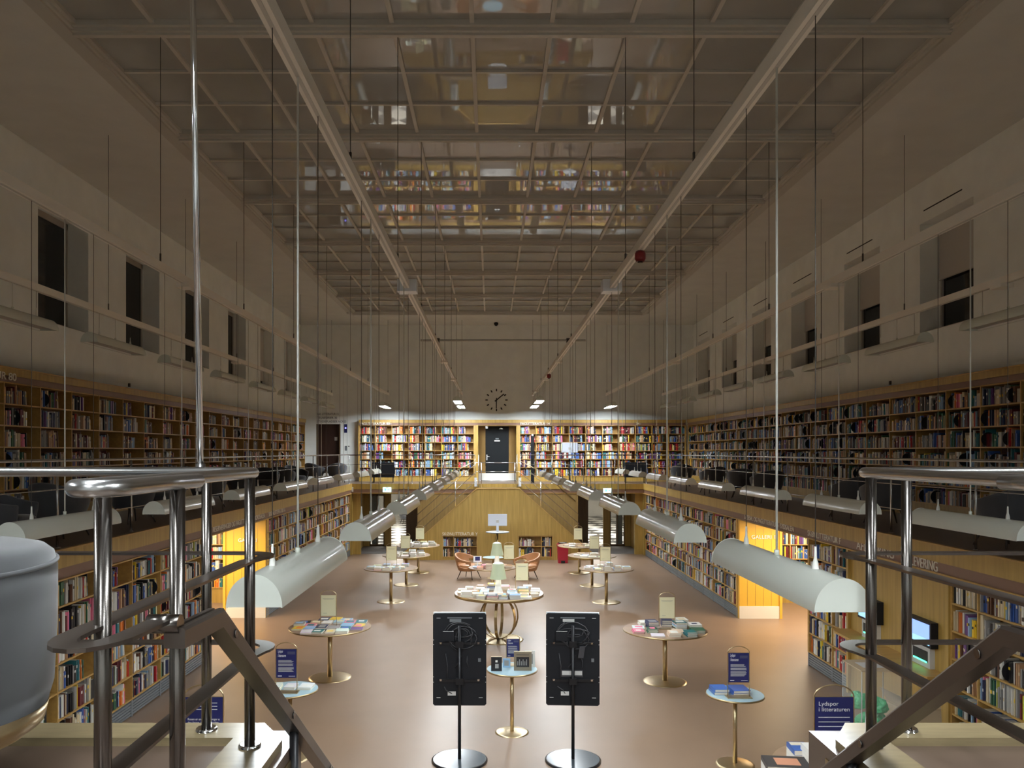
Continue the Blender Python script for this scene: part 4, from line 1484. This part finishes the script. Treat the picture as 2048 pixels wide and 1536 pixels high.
for lb, px, w_, h_, dy, c, dc, rz in (('upright black book with a pale figure on its cover on the middle blue table', 993, .152, .20, -.12, BCL['black'], BCL['white'], .0),
                                      ('upright grey-brown album with a dark photograph on the middle blue table', 1045.5, .25, .27, -.1, srgb(128, 116, 96), BCL['black'], -.03)):
    q = P(px, 0, my + dy)
    m = MB()
    m.box(-w_ / 2, w_ / 2, -.004, .02, 0, h_, 'cover', c, topcol=BCL['cream'])
    if dc == BCL['black']:
        m.box(-w_ * .36, w_ * .36, -.006, -.004, h_ * .2, h_ * .72, 'cover', dc)
        for i in range(6):
            m.box(-w_ * .3 + i * w_ * .1, -w_ * .26 + i * w_ * .1, -.007, -.006, h_ * .28, h_ * (.5 + .1 * (i % 2)), 'cover', BCL['grey'])
        m.box(-w_ * .36, w_ * .36, -.005, -.004, h_ * .82, h_ * .84, 'cover', BCL['black'])
    else:
        m.box(-.015, .015, -.006, -.004, h_ * .62, h_ * .76, 'cover', dc)
        m.box(-.02, .03, -.006, -.004, h_ * .2, h_ * .5, 'cover', BCL['grey'])
    o = m.build('display_book', loc=(q[0], my + dy, TT + .001), rotz=rz)
    tag(o, lb, 'book')
for lb, px, w_, h_, dy, c in (('pale disc case leaning at the back of the middle blue table', 1013, .11, .13, .06, BCL['light blue']),
                              ('white boxed set behind the album on the middle blue table', 1059, .16, .24, .08, BCL['white'])):
    q = P(px, 0, my + dy)
    tag(MB().box(-w_ / 2, w_ / 2, 0, .014, 0, h_, 'cover', c).box(-w_ * .3, w_ * .3, -.001, 0, h_ * .2, h_ * .8, 'cover', BCL['grey']).build('disc_case', loc=(q[0], my + dy, TT + .001), rotz=-.1), lb, 'disc case')

# two large tables half hidden by the kerbs, with big navy signs
for s, px, nm in ((-1, 414, 'left'), (1, 1660, 'right')):
    Y = 8.8
    q = P(px, 0, Y)
    tx = q[0] - .05 * s
    pedestal('display_table', 'round brass table just beyond the %s stairhead kerb under a big navy poster' % nm, (tx, 8.3, 0), .72, h=.74)
    gp = .20 if s < 0 else .10
    t = sign('big navy poster in a brass arch stand just beyond the %s stairhead kerb' % nm, (q[0], Y - .1, .74), .415, .575, .02, 'navy')
    if s > 0:
        text('title', 'Lydspor\ni litteraturen', .062, t, Matrix.Translation((-.172, -.0095, .505)) @ TXT, 'white', .0006, .335)
        m = MB()
        for z in (.375, .325, .275):
            m.box(-.172, .17, -.0095, -.0085, z, z + .006, 'white')
        m.box(-.17, -.09, -.0095, -.0085, .06, .085, 'white')
        m.build('printed_lines', t)
    else:
        m = MB()
        for z in (.53, .495, .46):
            m.box(-.172, .15, -.0095, -.0085, z, z + .006, 'white')
        m.build('printed_lines', t)
        text('title', 'Rosen er en, der besynger e\nden første, klassiske maden\nmusik i ord', .036, t, Matrix.Translation((-.172, -.0095, .345)) @ TXT, 'white', .0005, .345)
rx = P(1660, 0, 8.8)[0]
rt = .741
def rb(px, Y, w_, l_, th, z, c, cn, lab, deco=None, rz=0):
    return flat_book(c, cn, w_, l_, th, (P(px, 0, Y)[0], Y, z), rz, lab, None, deco)


zz = rt
for k in range(4):
    rb(1572, 7.95, .42, .30, .045, zz, srgb(60, 58, 58) if k == 3 else BCL['white'], 'grey', 'large dark grey art book with an orange picture, topping a pile beyond right kerb' if k == 3 else
       'white book %s from bottom of the pile under the large dark art book' % ordw(k + 1), (srgb(200, 140, 110), (-.25, .3, -.3, .3)) if k == 3 else None, -.12)
    zz += .046
zz = rt
for k in range(3):
    rb(1598, 8.45, .18, .26, .05, zz, BCL['white'] if k < 2 else srgb(60, 100, 170), 'blue', ('blue-covered book, top' if k == 2 else 'white book, %s from bottom' % ordw(k + 1)) + ' of the short pile behind the large art book',
       (srgb(225, 215, 190), (-.4, .4, .1, .45)) if k == 2 else None, -.05)
    zz += .051
zz = rt
for k in range(6):
    rb(1622, 8.25, .13, .24, .036, zz, BCL['white'], 'white', 'white book, %s from bottom, tall pile beside the big right navy poster' % ordw(k + 1), None, -.03)
    zz += .037

# low table beyond the stair with one upright book showing at the bottom edge
q = P(1022, 0, 7.6)
pedestal('side_table', 'small pale blue table half hidden at the very bottom between the two screen stands', (q[0], 7.35, 0), .30, 'bluetop', .22, .027, h=.86)
m = MB()
r_ = random.Random(5)
for k in range(6):
    a = r_.uniform(-.5, .5)
    m.obox((-.04 + .018 * k, r_.uniform(-.02, .02), .03 + .006 * k), (.03, .004 * a, .004), (0, .04, .01 * a), (0, .002, .012), 'cover', (BCL['white'], BCL['light blue'], BCL['navy'])[k % 3])
o = m.build('folded_leaflets', loc=(q[0], 7.5, .862))
tag(o, 'crumpled white and blue leaflets on the table at the very bottom', 'leaflets')

# ================================================================== the two display screens seen from behind
def screen_stand(label, px, rz, seed):
    r = random.Random(seed)
    Y = 10.36
    q = P(px, 0, Y)
    t = thing('screen_stand', label, 'screen stand', (q[0], Y, 0), rz)
    MB().lathe([(0, .03), (.34, .03), (.362, .022), (.362, 0), (0, 0)][::-1], 'blackmetal', n=56, m2=[None, None, None, 'basetop']).build('base', t)
    MB().tube([(0, 0, .02), (0, 0, 1.75)], .021, 'blackmetal', 16).build('pole', t)
    w_, z0, z1 = .347, .70, 1.90
    off = -.0
    m = MB()
    c = .022
    outl = [(-w_ + c, z0), (w_ - c, z0), (w_, z0 + c), (w_, z1 - c), (w_ - c, z1), (-w_ + c, z1), (-w_, z1 - c), (-w_, z0 + c)]
    m.prism(outl, 'y', .05, .09, 'black')
    recalc(m.build('display_panel', t))
    MB().box(-w_ + .004, w_ - .004, .088, .115, z0 + .003, z1 + .006, 'whiteplastic').build('front_bezel', t)
    for z in (1.51, 1.03):
        b = MB().box(-.27, .27, .028, .05, z - .016, z + .016, 'blackmetal')
        for sx in (-.245, .245):
            b.box(sx - .013, sx + .013, .024, .03, z - .005, z + .021, 'chrome')
        b.build('mounting_bar', t)
    MB().box(-.05, .05, -.024, .03, 1.47, 1.55, 'blackmetal').build('pole_clamp', t)
    MB().box(-.05, .05, -.024, .03, .99, 1.07, 'blackmetal').build('pole_clamp', t)
    MB().box(-.22, -.07, .0, .05, 1.55, 1.68, 'black').box(-.215, -.075, -.002, .0, 1.672, 1.68, 'sticker').build('media_box', t)
    v = MB().box(-.16, .16, .044, .05, 1.835, 1.848, 'vent')
    v.box(-.30, -.25, .046, .05, 1.835, 1.842, 'sticker').box(.25, .30, .046, .05, 1.835, 1.842, 'sticker').box(-.30, -.25, .046, .05, .80, .807, 'sticker').box(.25, .30, .046, .05, .80, .807, 'sticker')
    for z in (1.55, 1.49, 1.07, 1.0):
        v.box(-w_ + .004, -w_ + .012, .045, .05, z, z + .01, 'sticker').box(w_ - .012, w_ - .004, .045, .05, z, z + .01, 'sticker')
    v.build('vent_slot', t)
    MB().box(-.13, .02, .046, .05, 1.79, 1.825, 'sticker' if seed == 2 else 'vent').build('port_panel', t)
    MB().box(-.155, -.05, .035, .05, .835, .885, 'sticker').build('silver_label', t)
    if seed == 2:
        MB().box(-.16, .13, .038, .05, 1.075, 1.165, 'cable').box(-.14, .12, .034, .038, 1.10, 1.155, 'sticker').build('power_strip', t)
        MB().obox((.11, .005, 1.41), (.035, 0, .0), (0, .022, 0), (.012, 0, .075), 'cable').build('adapter', t)
    MB().box(.24, .275, .046, .05, 1.27, 1.315, 'vent').build('small_label', t)
    for k in range(7):
        pts = []
        x0, zc = (-.05, 1.60) if k < 4 else (.0, 1.52)
        ph = r.uniform(0, 6)
        ax, az = r.uniform(.10, .22), r.uniform(.05, .17)
        for i in range(15):
            a = ph + i / 14 * r.uniform(3.6, 4.4)
            pts.append((x0 + ax * math.cos(a) + .05, .022 - .012 * math.sin(a * 2 + k), zc + .05 + az * math.sin(a)))
        MB().tube(pts, .0055, 'cable', 6).build('cable', t)
    for (xa, xb, za, zb) in ((-.18, -.16, 1.38, 1.06), (.1, .12, 1.35, 1.2), (-.2, -.1, .95, .86), (.03, -.06, 1.36, 1.20)):
        MB().tube([(xa, .035, za), ((xa + xb) / 2 + r.uniform(-.03, .03), .02, (za + zb) / 2), (xb, .035, zb)], .0055, 'cable', 6).build('cable', t)
    return t


screen_stand('left of the two black upright screens seen from behind on a disc-footed pole', 919, 0.0, 1)
screen_stand('right of the two black upright screens seen from behind on a disc-footed pole', 1146, -.05, 2)

# ================================================================== chairs
def tub_shell(parent, m, r0, r1, z0, zb, za, sweep_deg, thick, hole=False, name='backrest'):
    nu, nv = 34, 10
    mb = MB()
    A = math.radians(sweep_deg)
    for j in range(nv + 1):
        v = j / nv
        for i in range(nu + 1):
            u = -1 + 2 * i / nu
            ph = u * A
            zt = za + (zb - za) * (.5 + .5 * math.cos(min(math.pi, abs(u) * math.pi)))
            z = z0 + (zt - z0) * v
            r = r0 + (r1 - r0) * math.sin(v * math.pi / 2)
            mb.v.append((r * math.sin(ph), r * math.cos(ph), z))
    for j in range(nv):
        for i in range(nu):
            if hole:
                u = abs(-1 + 2 * (i + .5) / nu)
                v = (j + .5) / nv
                if ((u - .70) / .26) ** 2 + ((v - .52) / .26) ** 2 < 1:
                    continue
            o = j * (nu + 1) + i
            mb.face([o, o + 1, o + nu + 2, o + nu + 1], m, None, True)
    ob = mb.build(name, parent)
    sm = ob.modifiers.new('solid', 'SOLIDIFY')
    sm.thickness = thick
    sm.offset = 0
    bv = ob.modifiers.new('bev', 'BEVEL')
    bv.width = thick * .35
    bv.segments = 2
    bv.angle_limit = math.radians(50)
    return ob


def tub_chair(name, label, cat, loc, rz, m, legm, hole=False, r=.36, group=None):
    t = thing(name, label, cat, loc, rz, group)
    tub_shell(t, m, r * .72, r, .27, .80, .60, 128, .05, hole)
    MB().lathe([(0, .26), (r * .62, .27), (r * .74, .30), (r * .78, .34), (0, .34)], m, n=32).build('seat_shell', t)
    MB().lathe([(0, .34), (r * .76, .34), (r * .82, .38), (r * .80, .43), (r * .70, .455), (0, .465)], m, n=32).build('seat', t)
    for sx in (-1, 1):
        for sy in (-1, 1):
            MB().tube([(sx * .17, sy * .17, .30), (sx * .27, sy * .27, 0)], [.019, .011], legm, 8).build('leg', t)
    return t


def place(proto_, label, loc, rz, group):
    o = dup(proto_, label, group)
    o.location = loc
    o.rotation_euler = (0, 0, rz)
    return o


LC = tub_chair('armchair', 'tan leather tub armchair left of the blue table, facing right', 'armchair', (P(938, 0, 25.3)[0], 25.3, 0), math.radians(62), 'leather', 'darkleg', True, .43, 'tan armchairs before the stair wall')
place(LC, 'tan leather tub armchair right of the blue table, facing left', (P(1052, 0, 25.3)[0], 25.3, 0), math.radians(-62), 'tan armchairs before the stair wall')
q = P(986, 0, 25.4)
pedestal('side_table', 'small pale blue round table between the two tan armchairs', (q[0], 25.4, 0), .33, 'bluetop', .2, .025, h=.66)

GC = None
GL = [('left', 15, 9.75, 100), ('left', 120, 11.6, 170), ('left', 264, 13.9, 150), ('left', 330, 15.5, 30), ('left', 415, 17.6, 170), ('left', 484, 19.9, 120), ('left', 530, 22.3, 20), ('left', 564, 24.0, 175), ('left', 593, 26.4, 60),
      ('right', 2015, 10.4, 190), ('right', 1770, 13.6, 170), ('right', 1702, 15.0, 200), ('right', 1534, 19.4, 185), ('right', 1485, 21.4, 160), ('right', 1425, 24.0, 195), ('right', 1364, 28.6, 170)]
cnts = {}
for sd, px, Y, rz in GL:
    cnts[sd] = cnts.get(sd, 0) + 1
    lab = 'charcoal tub chair with black legs, %s from the viewer on the %s gallery' % (ordw(cnts[sd]), sd)
    q = P(px, 0, Y)
    loc = (q[0], Y, GZ)
    if GC is None:
        GC = tub_chair('gallery_chair', lab, 'chair', loc, math.radians(rz), 'charcoal', 'darkleg', False, .38, 'charcoal chairs on the galleries')
    else:
        place(GC, lab, loc, math.radians(rz), 'charcoal chairs on the galleries')
for px, rz, lb in ((630, 150, 'charcoal tub chair before the dark gallery door, the left one of two'), (674, 200, 'charcoal tub chair before the dark gallery door, the right one of two')):
    q = P(px, 0, 31.9)
    place(GC, lb, (q[0], 31.9, GZ), math.radians(rz), 'charcoal chairs on the galleries')
for px, lb in ((772, 'dark lobby chair, left one seen through the left doorway'), (812, 'dark lobby chair, right one seen through the left doorway')):
    q = P(px, 0, 44.5)
    o = place(GC, lb, (q[0], 44.5, 0), 0.4, 'dark lobby chairs')
    o.name = 'lobby_chair'


def club(label, px, rz):
    q = P(px, 0, 32.1)
    t = thing('club_armchair', label, 'armchair', (q[0], 32.1, GZ), rz)
    MB().box(-.44, .44, -.36, .36, .22, .34, 'black').build('seat_frame', t)
    MB().box(-.33, .33, -.36, .24, .34, .46, 'black').build('seat', t)
    MB().box(-.44, .44, .22, .38, .34, .82, 'black').build('backrest', t)
    for s in (-1, 1):
        MB().box(min(s * .33, s * .46), max(s * .33, s * .46), -.36, .24, .34, .62, 'black').build('armrest', t)
        for y in (-.3, .3):
            MB().tube([(s * .38, y, 0), (s * .38, y, .22)], .015, 'darkleg', 8).build('leg', t)
    return t


club('boxy black armchair with its back to the hall before the left end bookcase', 767, math.pi + .1)
club('boxy black armchair with its back to the hall before the right end bookcase', 1270, math.pi - .1)

t = thing('barrel_seat', 'large grey velvet barrel seat on a brass swivel base beside the left stairhead railing', 'seat', (-2.235, 2.75, GZ))
m = MB().lathe([(0, .918), (.20, .915), (.33, .908), (.385, .895), (.415, .87), (.427, .82), (.425, .60), (.415, .40), (.395, .33), (0, .31)][::-1], 'velvet', n=64)
m.build('upholstered_shell', t)
MB().tube([(.424 * math.cos(2 * math.pi * i / 64), .424 * math.sin(2 * math.pi * i / 64), .835 + .008 * math.sin(2 * math.pi * i / 32)) for i in range(64)], .008, 'velvet', 8, closed=True).build('piping', t)
MB().lathe([(0, .335), (.40, .335), (.385, .27), (.34, .235), (0, .235)][::-1], 'brass', n=56).build('brass_ring', t)
MB().lathe([(0, .24), (.05, .24), (.05, .05), (.27, .03), (.28, 0), (0, 0)][::-1], 'blackmetal', n=40).build('swivel_base', t)

# ================================================================== computers, kiosks, vitrine, bin
def big_screen(label, px, Y, z0, scrw, scrz, tray_z, r_tray, pole_m):
    q = P(px, 0, Y)
    t = thing('computer_stand', label, 'computer stand', (q[0], Y, z0))
    MB().lathe([(0, .02), (.20, .02), (.24, .008), (.24, 0), (0, 0)][::-1], pole_m, n=32).build('base', t)
    MB().tube([(0, 0, .01), (0, 0, tray_z)], .03, pole_m, 14).build('column', t)
    MB().lathe([(0, 0), (r_tray, 0), (r_tray, -.025), (0, -.03)][::-1], 'black', (0, 0, tray_z), 40, m2=[None, None, 'sticker']).build('tray', t)
    MB().box(-scrw / 2, scrw / 2, -.012, .02, scrz, scrz + scrw * .60, 'screenback').box(-scrw / 2, scrw / 2, .0, .022, scrz - scrw * .03, scrz, 'sticker').build('monitor', t)
    MB().box(-.045, .045, -.06, -.012, scrz + .02, scrz + scrw * .3, 'sticker').box(-.05, .05, -.10, .08, tray_z, tray_z + .006, 'sticker').box(-.045, .045, -.065, -.055, tray_z, scrz + .1, 'screenback').build('monitor_foot', t)
    MB().box(-.26, -.02, -.16, -.05, tray_z, tray_z + .012, 'whiteplastic').box(.05, .25, -.14, -.02, tray_z, tray_z + .01, 'sticker').build('keyboard', t)
    MB().tube([(-.03, -.03, tray_z - .03), (-.07, -.05, tray_z - .2), (-.03, -.04, tray_z - .4), (.02, -.03, tray_z - .55)], .008, 'cable', 7).build('cable', t)
    return t


big_screen('white computer seen from behind on a tall round stand before the oak stair wall', 995, 28.6, 0, .68, 1.375, 1.15, .42, 'brass')
big_screen('white computer seen from behind on a black pole on the end gallery', 1139, 31.6, GZ, .64, 1.22, .98, .26, 'blackmetal')
q = P(1065, 0, 31.5)
t = thing('gallery_column', 'slim black column with a white knob standing on the end gallery right of the door', 'column', (q[0], 31.5, GZ))
MB().box(-.065, .065, -.05, .05, 0, 1.86, 'black').build('column_body', t)
MB().lathe([(0, 1.86), (.03, 1.865), (.04, 1.89), (.03, 1.925), (0, 1.935)], 'whiteplastic', n=16).build('knob', t)
t = thing('niche_lamp', 'small white pendant lamp inside the black door niche', 'lamp', (P(1002, 0, 33.8)[0], 33.8, GZ + 2.33))
MB().tube([(0, 0, 0), (0, 0, -.08)], .008, 'wire', 6).lathe([(.10, -.135), (.05, -.10), (.015, -.07), (0, -.07)], 'lamp', n=18).build('lamp_shade', t)
t = thing('dome_camera', 'white dome camera at the top corner of the black door niche', 'camera', (P(973.5, 0, 33.62)[0], 33.62, GZ + 2.33))
MB().lathe([(0, -.14), (.05, -.11), (.06, -.06), (.05, 0), (0, 0)], 'whiteplastic', n=16).build('camera_dome', t)
for px, py, lb in ((774, 979.5, 'lit exit sign under the end gallery left of the stair'), (1215, 981, 'lit exit sign under the end gallery right of the stair')):
    q = P(px, py, 30.75)
    t = thing('exit_sign', lb, 'exit sign', q)
    MB().box(-.155, .155, -.03, .03, -.088, .088, 'exit').build('lit_panel', t)
    m = MB()
    m.box(-.10, -.02, -.032, -.03, -.045, .05, 'exitgreen')
    m.prism([(.01, -.015), (.06, -.015), (.06, -.045), (.115, .0), (.06, .045), (.06, .015), (.01, .015)], 'y', -.032, -.03, 'exitgreen')
    m.build('pictogram', t)
    MB().box(-.03, .03, -.01, .28, .088, .10, 'wire').build('bracket', t)
q = P(704.5, 979, 30.9)
t = thing('corner_sensor', 'small white sensor box at the left corner of the end gallery fascia', 'sensor', (q[0], 30.93, q[2]))
MB().box(-.03, .03, -.03, .03, -.09, .09, 'whiteplastic').build('sensor_box', t)
q = P(691.5, 857, YW)
t = thing('wall_display', 'narrow violet glowing display on the wall beside the dark gallery door', 'display', (q[0], YW, q[2]))
MB().box(-.06, .06, -.03, 0, -.18, .18, 'navy').build('housing', t)
MB().lathe([(0, 0), (.035, 0), (.035, .004), (0, .004)][::-1], 'panelblue', n=18).build('light_spot', t).matrix_basis = Matrix.Translation((0, -.031, .02)) @ Matrix.Rotation(math.pi / 2, 4, 'X')
q = P(692, 896.5, YW)
t = thing('wall_switch', 'grey keypad on the wall below the violet display', 'keypad', (q[0], YW, q[2]))
MB().box(-.042, .042, -.02, 0, -.10, .10, 'vent').box(.09, .15, -.02, 0, .07, .10, 'ink').build('keypad_plate', t)

# red pedal bin
q = P(1126, 0, 28.8)
t = thing('pedal_bin', 'dark red plastic pedal bin against the stair wall right of the low bookcase', 'bin', (q[0], 28.95, 0))
b = MB()
b.quadbox([(-.17, -.17, 0), (.17, -.17, 0), (.17, .17, 0), (-.17, .17, 0), (-.19, -.19, .60), (.19, -.19, .60), (.19, .19, .60), (-.19, .19, .60)], 'red')
b.build('bin_body', t)
MB().box(-.20, .20, -.20, .20, .60, .66, 'red').box(-.17, .17, -.17, .17, .66, .69, 'red').build('lid', t)
MB().box(-.07, .07, -.186, -.165, .0, .09, 'ink').box(-.05, .05, -.23, -.17, .02, .045, 'blackmetal').build('pedal', t)
o = MB().box(-.15, .15, -.11, .11, 0, .035, 'cover', BCL['black']).box(-.10, .08, -.112, .08, .035, .036, 'cover', BCL['grey']).build('magazine_stack', loc=(q[0], 28.95, .692), rotz=.1)
tag(o, 'dark magazines lying on the lid of the red pedal bin', 'magazines')

# return screens, counter
for nm, y0, y1 in (('farther', 12.2, 12.78), ('nearer', 10.68, 11.32)):
    yc = (y0 + y1) / 2
    t = thing('return_screen', '%s of the two wall return screens glowing blue over a green-lit slot' % nm, 'return machine', (5.71, yc, 0))
    MB().box(-.10, 0, -.32, .32, 1.365, 1.71, 'black').build('screen_case', t)
    MB().box(-.104, -.10, -.285, .285, 1.40, 1.68, 'screen').build('lit_screen', t)
    MB().box(-.105, -.104, -.285, .285, 1.40, 1.48, 'screenlow').build('screen_footer', t)
    MB().box(-.07, 0, -.24, .24, 1.075, 1.365, 'sticker').build('slot_housing', t)
    MB().box(-.073, -.07, -.19, .19, 1.15, 1.30, 'ink').build('slot', t)
    MB().box(-.077, -.073, -.17, .17, 1.145, 1.162, 'led').build('green_light', t)
m = MB()
outl = [(5.71, 10.42), (5.71, 13.28), (5.42, 13.28), (5.36, 13.1), (5.36, 10.6), (5.42, 10.42)]
m.prism(outl, 'z', 1.035, 1.072, 'shelf')
t = thing('counter_shelf', 'long oak counter shelf under the two return screens', 'counter', (0, 0, 0))
recalc(m.build('worktop', t))
for y in (10.9, 12.8):
    MB().prism([(5.71, .78), (5.71, 1.035), (5.44, 1.035)], 'y', y - .02, y + .02, 'shelf').build('bracket', t)

vx, vy = 4.03, 9.26
t = thing('display_case', 'clear glass display case of green crumpled plastic near the right bookcase', 'display case', (vx + .245, vy + .25, 0))
MB().box(-.245, .245, -.25, .25, 0, .66, 'sticker').build('plinth', t)
g = MB()
for (a, b_, c_, d_) in ((-.245, .245, -.25, -.244), (-.245, .245, .244, .25), (-.245, -.239, -.244, .244), (.239, .245, -.244, .244)):
    g.box(a, b_, c_, d_, .66, 1.455, 'clear')
g.build('glass_walls', t)
MB().box(-.249, .249, -.254, .254, 1.455, 1.467, 'card').box(-.16, .16, -.12, .12, 1.467, 1.468, 'sticker').build('top_plate', t)
e = MB()
for sx in (-.245, .245):
    for sy in (-.25, .25):
        e.box(sx - .004, sx + .004, sy - .004, sy + .004, .66, 1.455, 'sticker')
e.build('edge_strips', t)
import bmesh
from mathutils import noise as mnoise
for i, (ox, oy, oz, sr, lb) in enumerate(((-.08, -.06, .80, .15, 'lower green crumpled plastic bundle in the glass case, nearer the viewer'), (.09, .07, .78, .13, 'lower green crumpled plastic bundle in the glass case, at the back'),
                                          (.05, -.05, 1.0, .10, 'upper green crumpled plastic bundle in the glass case, on the heap at right'), (-.12, .08, 1.02, .11, 'upper green crumpled plastic bundle in the glass case, leaning at left'))):
    bm = bmesh.new()
    bmesh.ops.create_icosphere(bm, subdivisions=4, radius=sr)
    for v in bm.verts:
        n = mnoise.noise(v.co * 14 + Vector((i * 3, 0, 0))) * .4 + mnoise.noise(v.co * 34 + Vector((i * 7, 1, 0))) * .18
        v.co *= 1 + n * .75
        if v.co.z < -sr * .75:
            v.co.z = -sr * .75
    me = bpy.data.meshes.new('green_bundle')
    bm.to_mesh(me)
    bm.free()
    me.materials.append(M['greencloth'])
    o = bpy.data.objects.new('green_bundle', me)
    COL.objects.link(o)
    o.location = (vx + .245 + ox, vy + .25 + oy, oz - (.14 - sr * .75) * (0 if i > 1 else 1))
    tag(o, lb, 'plastic bundle')
q = P(1830, 0, 9.7)
t = thing('cardboard_box', 'tall brown cardboard box beyond the right stairhead kerb', 'box', (q[0], 9.8, 0), .15)
m = MB()
m.quadbox([(-.28, -.25, 0), (.28, -.25, 0), (.28, .25, 0), (-.28, .25, 0), (-.24, -.22, .92), (.24, -.22, .92), (.24, .22, .92), (-.24, .22, .92)], 'card')
m.build('carton', t)
MB().obox((0, -.20, .99), (.22, 0, 0), (0, .004, .0), (0, .05, .07), 'card').obox((-.23, .0, 1.0), (.004, 0, 0), (0, .2, 0), (-.05, 0, .08), 'card').build('flap', t)
MB().box(-.07, .07, -.245, -.236, .55, .62, 'ink').build('hand_hole', t)
